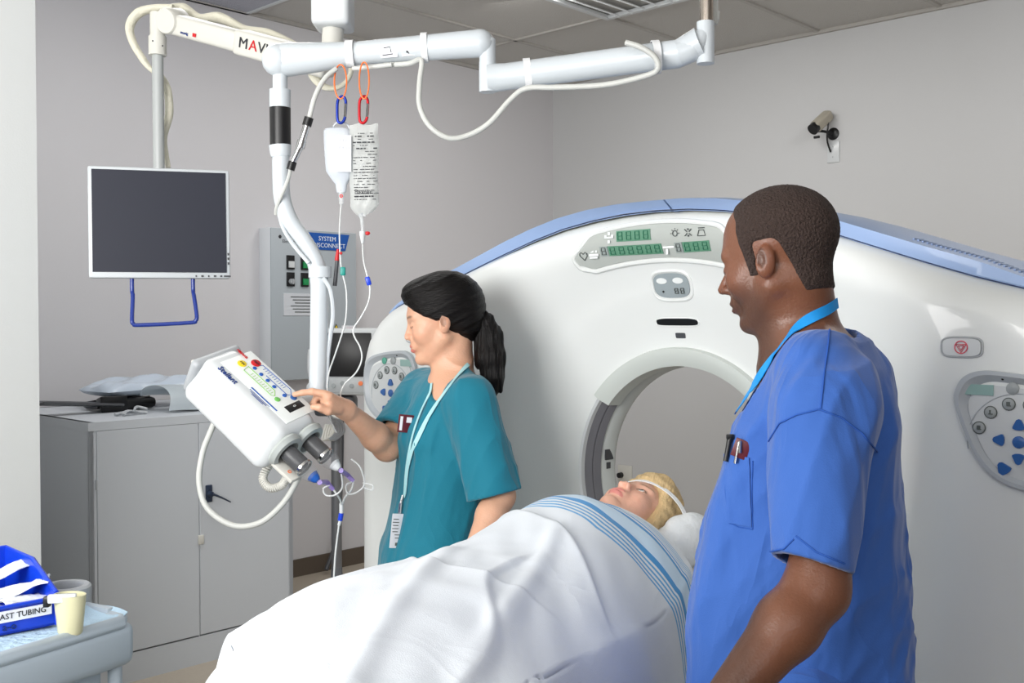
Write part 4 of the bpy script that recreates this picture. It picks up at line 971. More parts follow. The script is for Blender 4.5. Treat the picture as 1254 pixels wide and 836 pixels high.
tb = line('infusion_tube', [P(444, 298, YG), P(445, 318, 2.58), P(449, 335, 2.57), P(453, 352, 2.57), P(451, 370, 2.57), P(442, 388, 2.57), P(433, 402, 2.57), P(434, 412, 2.57), P(441, 425, 2.57), P(443, 440, 2.57), P(436, 456, 2.57), P(422, 470, 2.58), P(417, 484, 2.6), P(420, 500, 2.62), P(424, 520, 2.62)], 'clear tube with blue clip running down from the bag')
MB().box((0, 0, 0), (.012, .010, .022), M=frame((1, 0, .3), (.3, 0, -1), P(451, 344, 2.57)) @ Matrix.Rotation(0, 4, 'X'), bevel=.003).build('clip', M_blue, tb, world=True)
t = thing('hanging_marker', 'grey marker with orange cap hanging beside the post', 'marker', loc=P(410, 358, 2.66))
MB().tube([P(413, 318, 2.66), P(410, 350, 2.66)], [.005, .0055], 12).build('barrel', M_dgrey, t, world=True); MB().tube([P(414, 305, 2.66), P(412.5, 319, 2.66)], [.0035, .006], 12).build('cap', M_red, t, world=True)
# connector tubing below the syringes
t = thing('injector_tubing', 'clear looped tubing with violet connectors joining both syringe tips', 'tubing', loc=P(415, 640, 2.55))
s1 = MI @ Vector((.146+.122, -.04, .008)); s2 = MI @ Vector((.146+.122, .035, .008))
MB().tube([s1, P(400, 590, 2.5), P(408, 599, 2.51)], [.006, .0062, .005], 12, smooth=False).build('violet_connector', M_purple, t, world=True)
MB().tube([s2, P(425, 581, 2.56), P(433, 589, 2.56)], [.006, .0062, .005], 12, smooth=False).build('violet_connector', M_purple, t, world=True)
MB().tube([P(408, 599, 2.51), P(413, 606, 2.51), P(417, 613, 2.53), P(418, 620, 2.54)], .0025, 8).tube([P(433, 589, 2.56), P(430, 600, 2.55), P(423, 608, 2.54), P(419, 618, 2.54)], .0025, 8).tube([P(404, 594, 2.5), P(396, 598, 2.5), P(399, 606, 2.5), P(410, 606, 2.5), P(419, 597, 2.5), P(418, 580, 2.51)], .0022, 8).tube([P(433, 589, 2.56), P(424, 594, 2.55), P(426, 604, 2.54), P(436, 603, 2.54), P(446, 593, 2.55), P(441, 572, 2.55), P(430, 562, 2.56)], .0022, 8).tube([P(444, 596, 2.55), P(455, 600, 2.55), P(456, 594, 2.55), P(444, 591, 2.55)], .002, 8).build('tube', M_tubeclr, t, world=True)
MB().tube([P(418, 616, 2.54), P(418, 628, 2.54)], .005, 10).tube([P(417, 636, 2.54), P(415, 643, 2.54)], .004, 10).build('connector', M_white, t, world=True)
MB().tube([P(418, 628, 2.54), P(416.5, 637, 2.54)], .0062, 10).build('blue_connector', M_blue, t, world=True)
MB().tube([P(415, 643, 2.54), P(411, 675, 2.53), P(409, 705, 2.5), P(409, 725, 2.45)], .0022, 8).build('tube', M_tubeclr, t, world=True)
b = MB()
for k in range(4): b.tube([P(402+k*2, 508+2*k, 2.72), P(408+k*3, 515, 2.72), P(412+k*3, 528, 2.72), P(404+2*k, 538, 2.72)], .004, 8)
o = b.build('lead_cables', M_grey, None); tag(o, 'bundle of grey leads behind the injector head', 'cable')

# ------------------------------------------------------------------ cart in the lower left
K_ = Matrix(((.5, -.866, 0, -.736), (.866, .5, 0, 2.04), (0, 0, 1, 0), (0, 0, 0, 1)))
cr = thing('supply_cart', 'grey plastic medical cart with raised rim at lower left', 'cart', M=K_)
CH = .905
b = MB().box((-.35, .26, CH-.043), (.70, .52, .086), bevel=.02, seg=3)
b.tube([(-.69, .012, CH), (-.03, .012, CH), (-.012, .03, CH), (-.012, .49, CH), (-.03, .508, CH), (-.69, .508, CH)], .014, 10, smooth=False)
b.box((-.35, .508, CH+.01), (.68, .02, .05), bevel=.008).box((-.012, .28, CH+.005), (.02, .44, .03), bevel=.008)
b.build('cart_top', M_cartgrey, cr)
MB().box((-.36, .26, .48), (.62, .44, .74), bevel=.01).build('body', M_cartgrey, cr)
for k in range(4):
    d = MB().box((-.36, .036, .70-.19*k), (.54, .016, .17), bevel=.004).build('drawer', M_cartdark, cr)
    MB().box((-.36, .024, .75-.19*k), (.2, .016, .02), bevel=.004).build('handle', M_grey, d)
for x in (-.07, -.65):
    for y in (.07, .45):
        c_ = MB().lathe([(0, -.012), (.036, -.012), (.04, 0), (.036, .012), (0, .012)], M=Matrix.Translation((x, y, .041)) @ Matrix.Rotation(PI/2, 4, 'X')).build('caster', M_black, cr)
        MB().box((x, y, .085), (.03, .05, .03)).build('fork', M_grey, c_)
MB().tube([(-.03, .03, .08), (-.03, .03, CH-.06)], .014, 10).build('corner_post', M_cartgrey, cr)
G = []
for i in range(41):
    row = []
    for j in range(31):
        x = -.66+.645*i/40; y = .016+.46*j/30; row.append((x+.012*math.sin(3*y*9)*(i/40), y, CH-.001+.003*abs(math.sin(13*x+7*y))+.003*abs(math.sin(21*y-9*x))+(.016*max(0, (i-38))/2)*(j < 12)))
    G.append(row)
o = MB().sheet(G).build('absorbent_pad', M_pad, None, M=K_, solid=.002); tag(o, 'crinkled pale blue absorbent pad spread on the cart top', 'pad')
# bin
fr = Vector((-.862, 1.985)); KB = Matrix(((.714, -.70, 0, fr.x-.008), (.70, .714, 0, fr.y), (0, 0, 1, CH+.008), (0, 0, 0, 1)))
bn = thing('storage_bin', 'blue open-front storage bin with a white label on the cart', 'bin', M=KB)
BW, BD, BH, FH = .20, .27, .105, .052
def side(x, th):
    return MB().prism([(0, 0), (BD, 0), (BD, BH), (.12, BH), (0, FH+.012)], x, x+th, M=Matrix(((0, 0, 1, 0), (1, 0, 0, 0), (0, 1, 0, 0), (0, 0, 0, 1))))
s_ = side(-.004, .004); s2_ = side(-BW, .004)
b = MB().add(s_.v, s_.f).add(s2_.v, s2_.f).box((-BW/2, BD/2, .002), (BW, BD, .004)).box((-BW/2, .002, FH/2), (BW, .004, FH)).box((-BW/2, BD-.002, BH/2), (BW, .004, BH))
b.tube([(0, 0, FH+.008), (0, .12, BH), (0, BD, BH), (-BW, BD, BH), (-BW, .12, BH), (-BW, 0, FH+.008)], .005, 8, smooth=False).tube([(0, 0, 0), (0, 0, FH+.01)], .004, 8).tube([(-BW, -.003, FH), (0, -.003, FH)], .004, 8)
b.build('body', M_binblue, bn)
lb = MB().box((-.085, -.003, .034), (.148, .003, .021)).build('label', M_paper, bn)
text('label_text', 'CONTRAST TUBING', .0148, M_text, lb, KB @ Matrix(((1, 0, 0, -.157), (0, 0, -1, -.005), (0, 1, 0, .034), (0, 0, 0, 1))))
text('bin_mark', 'a-o', .02, mat('bin_mark', (10, 34, 90), .4), bn, KB @ Matrix(((1, 0, 0, -.10), (0, 0, -1, -.003), (0, 1, 0, .014), (0, 0, 0, 1))))
pk = [((-.12, .10, .052), 20, 12, .15, .07), ((-.05, .08, .060), -25, -14, .13, .06), ((-.13, .17, .066), 60, 8, .14, .07), ((-.07, .15, .078), 5, -10, .15, .055), ((-.04, .05, .045), 15, 5, .11, .05), ((-.10, .04, .040), -8, 16, .12, .05)]
M_pk = mat('packet_paper', (232, 236, 242), .45, bump=.3, bscale=50)
labs = ['topmost white packet in the blue bin', 'white packet leaning at the right rim of the blue bin', 'white packet at the back of the blue bin', 'long white packet across the middle of the blue bin', 'small white packet at the right front of the blue bin', 'white packet nearest the label in the blue bin']
for (c, rz, rx, L, Wd), lab in zip(pk, labs):
    M_ = KB @ Matrix.Translation(c) @ Matrix.Rotation(math.radians(rz), 4, 'Z') @ Matrix.Rotation(math.radians(rx), 4, 'Y')
    G = [[(L*(i/10-.5), Wd*(j/6-.5), .004*math.sin(i*.9+j)+.006*(1-(j/3-1)**2)) for j in range(7)] for i in range(11)]
    o = MB().sheet(G).build('packet', M_pk, None, M=M_, solid=.002); tag(o, lab, 'packet', 'packets in the blue bin')
# tape / cup
cu0 = onz(86, 777, CH+.004)
t = thing('cup', 'pale yellow oval plastic cup with a white clip beside the blue bin', 'cup', loc=cu0)
pr = [(.0, .002), (.020, .002), (.023, .006), (.027, .045), (.030, .076), (.0275, .076), (.024, .045), (.02, .008), (0, .006)]
MB().lathe(pr, M=Matrix.Rotation(-.3, 4, 'Z'), sx=1.05, sy=.8).build('cup_body', M_cream, t)
MB().box((-.01, -.016, .073), (.05, .012, .016), M=Matrix.Rotation(.2, 4, 'Z'), bevel=.003).build('clip', M_white, t)
MB().box((-.036, -.014, .066), (.012, .014, .02), bevel=.003).build('clip_end', M_black, t)
o = MB().lathe([(.045, 0), (.05, .004), (.05, .04), (.046, .044), (.036, .044), (.033, .04), (.033, .004), (.036, 0), (.045, 0)], M=Matrix.Translation(onz(80, 735, CH+.02)+Vector((0, 0, -.012)))).build('tape_roll', M_grey, None); tag(o, 'grey roll behind the pale yellow cup on the cart', 'tape roll')
# ------------------------------------------------------------------ people: shared parts
def V3(p): return np.array(p, 'f')
def sym(f): return lambda p: f(np.stack([p[:, 0], np.abs(p[:, 1]), p[:, 2]], 1))
def rotm(axis, a): return np.array(Matrix.Rotation(math.radians(a), 3, axis))
def headM(c, yaw, pitch, roll=0, s=1):
    return Matrix.Translation(c) @ Matrix.Rotation(math.radians(yaw), 4, 'Z') @ Matrix.Rotation(math.radians(pitch), 4, 'Y') @ Matrix.Rotation(math.radians(roll), 4, 'X') @ Matrix.Scale(s, 4)
def head_ops(fem=False, lids=True, mouth=0):
    jw = .046 if fem else .052; ns = .9 if fem else 1.0
    ear = ell((-.012, .0765, -.012), (.0165, .0075, .0275), rotm('Y', -12) @ rotm('Z', 20))
    O = [('+', 0, ell((-.014, 0, .036), (.098, .076, .082))), ('+', .03, ell((.028, 0, -.026), (.055, .059, .082))),
         ('+', .022, sym(cap((-.006, jw, -.050), (.048, .020, -.100), .021, .015))), ('+', .016, ell((.065, 0, -.101), (.019, .022, .018))),
         ('+', .02, sym(cap((.076, .0, .018), (.068, .044, .016), .009 if fem else .011, .007))),
         ('+', .02, sym(ell((.050, .040, -.030), (.026, .021, .026)))),
         ('-', .014, sym(ell((.103, .034, -.007), (.022, .021, .013)))),
         ('+', .004, sym(ell((.069, .031, -.008), (.0145, .0150, .0125)))),
         ('+', .012, cap((.078, 0, .006), (.100*ns+.006, 0, -.033), .0065, .0088*ns)), ('+', .007, sym(ell((.092, .0125*ns, -.037), (.012, .0075*ns, .0075)))),
         ('-', .003, sym(ell((.097, .0065, -.0455), (.004, .003, .003)))),
         ('+', .012, ell((.076, 0, -.062), (.0145, .028, .022))),
         ('+', .004, ell((.0855, 0, -.0625), (.0085, .021, .0055))), ('+', .003, ell((.0845, 0, -.0745), (.0085, .018, .0062))),
         ('-', .002, ell((.096, 0, -.0682), (.012, .020, .0011+mouth))),
         ('+', .006, sym(ear)), ('-', .004, sym(ell((-.008, .085, -.008), (.008, .005, .014))))]
    if not lids:
        O.insert(8, ('-', .002, sym(ell((.088, .031, -.008), (.013, .0130, .0062)))))
    return O
def face_color(M, skin, lip, brow, hairc=None, hairf=None, stub=0, browy=(.012, .05), closed=True):
    I = np.array(M.inverted(), 'f'); skin = V3(lin(skin)); lip = V3(lin(lip)); brow = V3(lin(brow))
    def f(p):
        q = p@I[:3, :3].T+I[:3, 3]; x, y, z = q.T; a = np.abs(y)
        c = np.repeat(skin[None], len(p), 0)
        n = np.sin(x*190+y*130)*np.sin(y*170+z*210)
        red = np.exp(-((a-.042)**2+(z+.032)**2)/.0009)*(x > .03)*.25+np.exp(-((a)**2+(z+.035)**2)/.0003)*(x > .08)*.25+((np.abs(a-.079) < .012)*(x < .02)*(x > -.05)*(np.abs(z) < .05))*.2
        c = c*(1+V3([.10, -.16, -.14])[None]*red[:, None])*(1+.02*n)[:, None]
        m = np.clip(1-(a/.0235)**2, 0, 1)**.5
        wl = sstep(0, .0015, .0070*m-np.abs(z+.0625+.0)-.0005+.0)+sstep(0, .0015, .0078*m-np.abs(z+.0748))
        wl = np.clip(wl, 0, 1)*(x > .075)*.7; c = c*(1-wl[:, None])+lip*wl[:, None]
        wb = np.clip(1-((z-(.0165+.10*(a-.022)-3.2*(a-.03)**2))/.0038)**2, 0, 1)*sstep(.008, .014, a)*sstep(.056, .046, a)*(x > .04); c = c*(1-.75*wb[:, None])+brow*.75*wb[:, None]
        if closed:
            we = np.clip(1-((z-(-.0125+1.8*(a-.031)**2*8))/.0021)**2, 0, 1)*(np.abs(a-.032) < .0135)*(x > .05); c = c*(1-.85*we[:, None])+V3([.02, .012, .01])*.85*we[:, None]
        else:
            we = np.clip(1-((np.hypot((a-.031)/.0130, (z+.008)/.0062)-1.0)/.22)**2, 0, 1)*(x > .05)*(1.15-(z < -.008)*.5); we = np.clip(we, 0, 1); c = c*(1-.85*we[:, None])+V3([.05, .03, .025])*.85*we[:, None]
        ins = (np.hypot(x+.010, 0)*0+((x+.009)/.0085)**2+((z+.004)/.017)**2 < 1)*(a > .074); c = c*(1-.45*ins[:, None])
        if stub:
            ws = sstep(-.02, -.07, z)*sstep(-.02, .03, x)*stub; c = c*(1-ws[:, None])+V3([.02, .014, .012])*ws[:, None]
        return c
    return f
def finger(pts, r0, r1):
    pts = [V3(p) for p in pts]; n = len(pts)-1
    return [('+', .004, cap(pts[i], pts[i+1], r0+(r1-r0)*i/n, r0+(r1-r0)*(i+1)/n)) for i in range(n)]
def hand_ops(W, D, U, S, curl, s=1.0, thumb=None, point=False):
    """W wrist, D direction of the palm, U back of the hand, S towards the thumb; all metres"""
    W, D, U, S = Vector(W), Vector(D).normalized(), Vector(U), Vector(S); U = (U-D*U.dot(D)).normalized(); S = (S-D*S.dot(D)-U*S.dot(U)).normalized()
    q = lambda d, sd, u=0: W+(D*d+S*sd+U*u)*s
    O = [('+', .012, cap(q(.0, .010), q(.075, .026), .014*s, .012*s)), ('+', .012, cap(q(.0, -.010), q(.072, -.026), .013*s, .011*s)), ('+', .012, cap(q(.01, 0), q(.078, 0), .014*s, .0125*s))]
    Ls = [(.026, .042, .026, .022), (.009, .047, .030, .023), (-.009, .044, .028, .022), (-.026, .034, .021, .019)]
    for i, (sd, a, b_, c) in enumerate(Ls):
        k = curl[i]; p = q(.080-.004*abs(i-1), sd); d = D; pts = [p]; ang = 0
        for L, w_ in ((a, .9), (b_, 1.2), (c, .8)):
            ang += k*w_; dd = D*math.cos(ang)-U*math.sin(ang); p = p+dd*L*s; pts.append(p)
        O += finger(pts, .0090*s, .0068*s)
    if thumb is None: thumb = [(.020, .024, -.006), (.045, .048, -.016), (.068, .050, -.026), (.088, .044, -.032)]
    O += finger([q(*t) for t in thumb], .0125*s, .0078*s)
    return O
def hit(f, u, v, Y0, Y1, off=.0):
    d = P(u, v, 1)-Vector((0, 0, CZ)); ys = np.linspace(Y0, Y1, 500, dtype='f'); pts = np.array([0, 0, CZ], 'f')+ys[:, None]*np.array(d, 'f')
    s = f(pts); k = np.argmax(s < 0); k = k if s[k] < 0 else int(np.argmin(s)); a = pts[k]
    if off:
        e = .002; g = np.array([f((a+np.eye(3, dtype='f')[i]*e)[None])[0]-f((a-np.eye(3, dtype='f')[i]*e)[None])[0] for i in range(3)]); g /= np.linalg.norm(g)+1e-9; a = a+g*off
    return Vector(a.tolist())
def ribbon(f, px, Y0, Y1, w, off=.003, sub=6, thick=.0016):
    """a flat strap lying on the surface f along pixels px"""
    pts = []; n = len(px)
    for i in range(n-1):
        a, b_, c, d = (np.array(px[min(max(i+k, 0), n-1)], float) for k in (-1, 0, 1, 2))
        for j in range(sub):
            t = j/sub; pts.append(.5*((2*b_)+(c-a)*t+(2*a-5*b_+4*c-d)*t*t+(3*b_-a-3*c+d)*t**3))
    pts.append(np.array(px[-1], float)); C = [hit(f, u, v, Y0, Y1, off) for u, v in pts]
    for _ in range(6): C = [C[0]]+[(C[i-1]+C[i]*2+C[i+1])/4 for i in range(1, len(C)-1)]+[C[-1]]
    G = []
    for i, c in enumerate(C):
        t = (C[min(i+1, len(C)-1)]-C[max(i-1, 0)]).normalized(); a = np.array(c, 'f'); e = .012
        g = Vector([float(f((a+np.eye(3, dtype='f')[k]*e)[None])[0]-f((a-np.eye(3, dtype='f')[k]*e)[None])[0]) for k in range(3)]).normalized()
        s = t.cross(g).normalized(); g = s.cross(t)
        G.append([c-s*w/2, c+s*w/2, c+s*w/2+g*thick, c-s*w/2+g*thick, c-s*w/2])
    return MB().sheet(G)
def skin_mat(name, rough=.42): return mat(name, (200, 150, 120), rough, attr='col', bump=.12, bscale=240, sss=.12)

# ------------------------------------------------------------------ man
M_scrubm = mat('blue_scrub_cloth', (50, 96, 176), .8, bump=.10, bscale=420, sheen=.25)
wrinkles(M_scrubm, 7, (1, 1, .35), .8, .035)
M_skinm = skin_mat('skin_dark', .38); M_hairm = mat('short_black_hair', (58, 44, 39), .8, bump=.9, bscale=260, var=.4, vscale=190)
Ym = 1.72
man = thing('person', 'man in royal blue scrubs with a bright blue lanyard standing with his side to us', 'person', loc=(P(985, 400, Ym).x, Ym+.02, 0))
HM = headM(P(950, 316, Ym), 143, 11, 0, .965)
hf = near(local(combine(head_ops(False)), HM), HM.translation, .20)
nb_ = P(990, 452, Ym+.02); nk = HM @ Vector((-.030, 0, -.045)); nk2 = HM @ Vector((-.005, 0, -.095))
z_of = lambda v, Y: P(600, v, Y).z
rows = [(425, 1012, .068, .12), (450, 1013, .098, .165), (480, 1009, .124, .185), (520, 1003, .148, .19), (560, 998, .158, .185), (640, 988, .180, .18), (740, 981, .195, .185), (836, 976, .203, .19), (940, 974, .208, .195), (990, 974, .210, .198)]
zs = np.array([z_of(r[0], Ym) for r in rows])[::-1]; cx = np.array([P(r[1], r[0], Ym).x for r in rows])[::-1]; cy = np.full(len(rows), Ym+.015); rf = np.array([r[2] for r in rows])[::-1]*.93; rs = np.array([r[3] for r in rows])[::-1]*.80
YAW = math.radians(165)
SH = P(1032, 478, 1.585); SHr = P(990, 478, 1.86); EL = P(1000, 722, 1.50); WR = P(878, 872, 1.42)
SHr2 = P(1000, 470, 1.88); ELr = P(960, 700, 1.98); WRr = P(900, 800, 1.93)
body_t = loft(zs, cx, cy, rf-.02, rs-.02, YAW, 2.2)
hipz = .86
mb = [('+', 0, hf), ('+', .025, cap(nk, nb_, .054, .060)), ('+', .03, cap(nk2, P(965, 448, Ym), .035, .05)), ('+', .05, cap(P(1000, 448, 1.62), P(1000, 448, 1.83), .05)), ('+', .05, body_t),
      ('+', .03, cap(SH, EL, .052, .043)), ('+', .02, cap(EL, Vector(EL).lerp(WR, .3), .045, .045)), ('+', .02, cap(Vector(EL).lerp(WR, .3), WR, .045, .029, sq=None)),
      ('+', .03, cap(SHr, ELr, .05, .042)), ('+', .02, cap(ELr, WRr, .040, .027))]
lxm = cx[0]; 
for sd in (-1, 1):
    hx, hy = lxm+.0, Ym+.015+sd*.10; mb += [('+', .06, cap((hx, hy, .82), (hx-.01, hy, .46), .085, .055)), ('+', .03, cap((hx-.01, hy, .46), (hx+.01, hy, .10), .055, .04))]
wd_ = (Vector(WR)-Vector(EL)).normalized()
hm = hand_ops(WR, wd_+Vector((0, 0, .25)), (-.3, -.25, 1), (.6, .8, 0), (.25, .3, .32, .35)); mb += [('+', .02, hm[0][2])]+hm[1:]
wr_ = (Vector(WRr)-Vector(ELr)).normalized(); hm = hand_ops(WRr, wr_, (-.3, .5, 1), (.2, -.9, .2), (.3, .35, .4, .4)); mb += [('+', .02, hm[0][2])]+hm[1:]
fm = combine(mb)
skc = face_color(HM, (114, 73, 53), (118, 70, 62), (30, 22, 18), stub=.55)
me = mesher('body', fm, (-.05, 1.30, .70), (.85, 2.12, 1.78), .0031, skc)
finish('body', me, M_skinm, man, True, None)
# cropped hair: a thin layer over the skull
def smin_neg(a, b, k): return -smin(-a, -b, k)
def hair_region_m(q):
    x, y, z = q.T; a = np.abs(y)
    hl = .053-.018*np.clip(a/.06, 0, 1)**2-.25*np.clip(.05-z, 0, .05)   # front limit, receding at the temples
    k = np.minimum(hl-x, z-.024)                               # above the ears
    back = np.minimum(-.036-x-.25*np.clip(.02-z, 0, .1), z+.070)        # behind the ears down to the nape
    sb = np.minimum(np.minimum(x-.006, .032-x-.15*np.clip(.03-z, 0, .05)), np.minimum(z+.030, .05-z))
    return smin_neg(smin_neg(k, back, .015), sb, .008)
IH = np.array(HM.inverted(), 'f'); fhd = combine(mb[:3])
def hairm(p):
    q = p@IH[:3, :3].T+IH[:3, 3]; n = .0009*np.sin(q[:, 0]*700+3*np.sin(q[:, 2]*300))*np.sin(q[:, 1]*650+q[:, 2]*600)
    base = fhd(p)-.0026-n; base = np.maximum(base, -(fhd(p)+.006))
    return -smin(-base, hair_region_m(q)*.97, .006)
me = mesher('hair', hairm, np.array(HM.translation)-.14, np.array(HM.translation)+.14, .0024); finish('hair', me, M_hairm, man, True, None)
# scrub top
body_s = loft(zs, cx, cy, rf, rs, YAW, 2.3)
slA = P(1012, 500, 1.58); slB = P(993, 694, 1.505)
sleeve = combine([('+', 0, cap(slA, slB, .082, .061)), ('+', .03, cap(P(1020, 475, 1.61), P(1012, 500, 1.58), .070, .08))])
cutd = (Vector(slB)-Vector(slA)).normalized(); cutp = V3(Vector(slA).lerp(slB, .985))
def shirt_m(p):
    d = body_s(p)
    d = smin(d, cap(P(1000, 452, 1.60), P(1002, 450, 1.84), .062)(p), .06)
    d = smin(d, cap(P(1015, 435, 1.72), P(1045, 460, 1.74), .05, .055)(p), .05)
    fo = folds(p, .014, 15, 3, (.2, 0, 1), .25)+folds(p, .006, 32, 5, (.4, 0, 1), .35)
    w_ = sstep(1.45, 1.25, p[:, 2]); d = d-fo*(.35+.65*w_)
    s = sleeve(p)-folds(p, .008, 20, 9, (.2, .1, 1), .35); s = np.maximum(s, (p-cutp)@V3(cutd)-.006*np.sin(p[:, 0]*30))
    s2 = cap(SHr, V3(Vector(SHr).lerp(ELr, .7)), .08, .065)(p)
    d = smin(d, s2, .03); d = smin(d, s, .014)
    cav = np.maximum(cap(slA, slB, .060, .047)(p), -((p-cutp)@V3(cutd))-.05); d = np.maximum(d, -cav)
    nq = ell(P(985, 416, Ym-.0), (.082, .082, .058))(p); nq = smin(nq, cap(P(975, 430, Ym), P(925, 488, Ym+.01), .062, .03)(p), .03)
    d = -smin(-d, nq, .006)
    return np.maximum(d, zs[0]-p[:, 2])
me = mesher('scrub_top', shirt_m, (.15, 1.42, .70), (.78, 2.02, 1.56), .0045); finish('scrub_top', me, M_scrubm, man, True, None)
def trou(xc, yc, m, par, nm='trousers', w=.10, hip=.9, dy=.10):
    f = combine([('+', 0, ell((xc, yc, hip-.02), (.14*w/.1, .18*w/.1, .12)))]+[('+', .05, cap((xc, yc+s*dy, hip-.05), (xc+.0, yc+s*dy, .10), w, w*.72)) for s in (-1, 1)])
    g = lambda p: np.maximum(f(p)-folds(p, .006, 18, 4, (0, 0, 1), .3), .06-p[:, 2])
    me = mesher(nm, g, (xc-.25, yc-.3, .02), (xc+.25, yc+.3, hip+.12), .009); return finish(nm, me, m, par, True, None)
trou(float(cx[0]), Ym+.015, M_scrubm, man)
M_shoe = mat('white_shoe', (214, 216, 218), .5)
def shoe(x, y, ya, par):
    c, s = math.cos(ya), math.sin(ya); a = Vector((x, y, 0)); d = Vector((c, s, 0))
    f = combine([('+', 0, cap(a-d*.05+Vector((0, 0, .05)), a+d*.14+Vector((0, 0, .035)), .045, .035)), ('+', .03, cap(a-d*.02+Vector((0, 0, .05)), a-d*.02+Vector((0, 0, .10)), .04))])
    g = lambda p: np.maximum(f(p), .003-p[:, 2]); me = mesher('shoe', g, (x-.25, y-.25, -.02), (x+.25, y+.25, .18), .007); finish('shoe', me, M_shoe, par, True, None)
for s in (-1, 1): shoe(float(cx[0])-.01, Ym+.015+s*.10, YAW, man)
ff = lambda p: np.minimum(shirt_m(p), fm(p))
ribbon(ff, [(1023, 371), (1012, 379), (998, 386), (984, 396), (968, 412), (953, 431), (938, 452), (924, 474), (912, 494), (903, 507)], 1.4, 2.0, .0165, .003).build('lanyard', mat('bright_blue_strap', (22, 148, 226), .55), man, world=True)
def dens(px): return [tuple(np.array(px[i])+(np.array(px[i+1])-np.array(px[i]))*j/5) for i in range(len(px)-1) for j in range(5)]+[px[-1]]
def seam(px, m, par, r=.0014, nm='seam', f=ff, Y=(1.35, 2.0), off=.0012): MB().tube([hit(f, u, v, Y[0], Y[1], off) for u, v in dens(px)], r, 6, sub=2).build(nm, m, par, world=True)
M_seamm = mat('blue_seam', (38, 84, 168), .85)
seam([(1016, 404), (1013, 430), (1009, 460), (1005, 500)], M_seamm, man)
seam([(942, 540), (955, 518), (975, 508), (1003, 501), (1030, 511), (1055, 530), (1074, 553)], M_seamm, man)
seam([(944, 675), (960, 672), (972, 660)], M_seamm, man); seam([(975, 656), (1000, 676), (1034, 690)], M_seamm, man)
seam([(891, 560), (889, 600), (893, 640), (905, 645), (922, 648), (921, 605), (922, 564)], M_seamm, man, r=.0010)
# breast pocket with things clipped in it
G = []
for i in range(13):
    t_ = i/12; row = []
    for j in range(11):
        s_ = j/10; u = (888+4*t_)+(30-1*t_)*s_; v = 556+(84+5*s_)*t_+4*s_*(1-t_); row.append(hit(ff, u, v, 1.4, 2.0, .003))
    G.append(row)
MB().sheet(G).build('pocket', M_scrubm, man, world=True, solid=.0015)
pn_ = thing('pen', 'black pen clipped in the breast pocket of the blue scrubs', 'pen', loc=hit(ff, 893, 560, 1.4, 2, .006)); a_ = hit(ff, 898, 536, 1.4, 2, .006); b__ = hit(ff, 893, 566, 1.4, 2, .007)
MB().tube([a_, a_.lerp(b__, .25), b__], [.0052, .0045, .0038], 10, smooth=False).build('barrel', M_black, pn_, world=True); MB().box(a_, (.012, .010, .009), bevel=.002).build('clip', M_black, pn_, world=True)
a_ = hit(ff, 909, 541, 1.4, 2, .007); b__ = hit(ff, 903, 567, 1.4, 2, .008); pn_ = thing('metal_clip', 'silver metal clip beside the black pen in the breast pocket', 'clip', loc=b__)
MB().tube([a_, b__], .0042, 10, flat=.5).build('body', M_chrome, pn_, world=True); MB().tube([a_+Vector((.002, -.004, .002)), a_.lerp(b__, .5)+Vector((.004, -.006, 0))], .0022, 8).build('spring', M_chrome, pn_, world=True)
c_ = hit(ff, 909, 549, 1.4, 2, .0035); o = MB().box((0, 0, 0), (.026, .004, .030), M=Matrix.Translation(c_) @ Matrix.Rotation(-.35, 4, 'Z') @ Matrix.Rotation(.35, 4, 'Y'), bevel=.001).build('notebook', M_maroon, None); tag(o, 'small maroon notebook sticking out of the breast pocket', 'notebook')

# ------------------------------------------------------------------ woman
M_scrubw = mat('teal_scrub_cloth', (2, 112, 134), .8, bump=.10, bscale=420, sheen=.2)
wrinkles(M_scrubw, 7, (1, 1, .3), .8, .035)
M_skinw = skin_mat('skin_light_tan', .42); M_hairw = mat('black_hair', (11, 8, 8), .42, bump=.35, bscale=420, stretch=(.08, .5, 1), ior=1.28); M_hairp = mat('black_hair_long', (11, 8, 8), .45, bump=.4, bscale=420, stretch=(1, 1, .06), ior=1.28)
Yw = 2.75
wo = thing('person', 'woman in teal scrubs with a black ponytail pressing a button on the injector', 'person', loc=(P(545, 400, Yw).x, Yw, 0))
HW = headM(P(539, 391, Yw), 183, 8, 0, .955)
hw_ = near(local(combine(head_ops(True)), HW), HW.translation, .20)
YAW2 = math.radians(203); lw = Vector((-math.sin(YAW2), math.cos(YAW2), 0)); fw_ = Vector((math.cos(YAW2), math.sin(YAW2), 0))
rows = [(452, 555, .03, .07), (468, 553, .07, .135), (485, 551, .095, .165), (510, 548, .110, .172), (560, 543, .118, .165), (620, 537, .128, .165), (700, 527, .145, .178), (760, 522, .150, .185), (800, 520, .152, .188)]
zs2 = np.array([z_of(r[0], Yw) for r in rows])[::-1]; cx2 = np.array([P(r[1], r[0], Yw).x for r in rows])[::-1]; cy2 = np.full(len(rows), Yw+.02); rf2 = np.array([r[2] for r in rows])[::-1]*.97; rs2 = np.array([r[3] for r in rows])[::-1]*.9
cs = Vector((P(552, 485, Yw).x, Yw+.02, P(552, 484, Yw).z))
SL = cs+lw*.150+Vector((0, 0, -.005)); SR = cs-lw*.150+fw_*.03
ELw = P(612, 607, 2.60); WLw = P(580, 676, 2.50)
tip = MI @ Vector((.060, .054, ZP+.012))
WRw = P(424, 502, 2.60); ERw = P(474, 547, 2.74)
nk = HW @ Vector((-.036, 0, -.050)); nb2 = P(556, 472, Yw+.01)
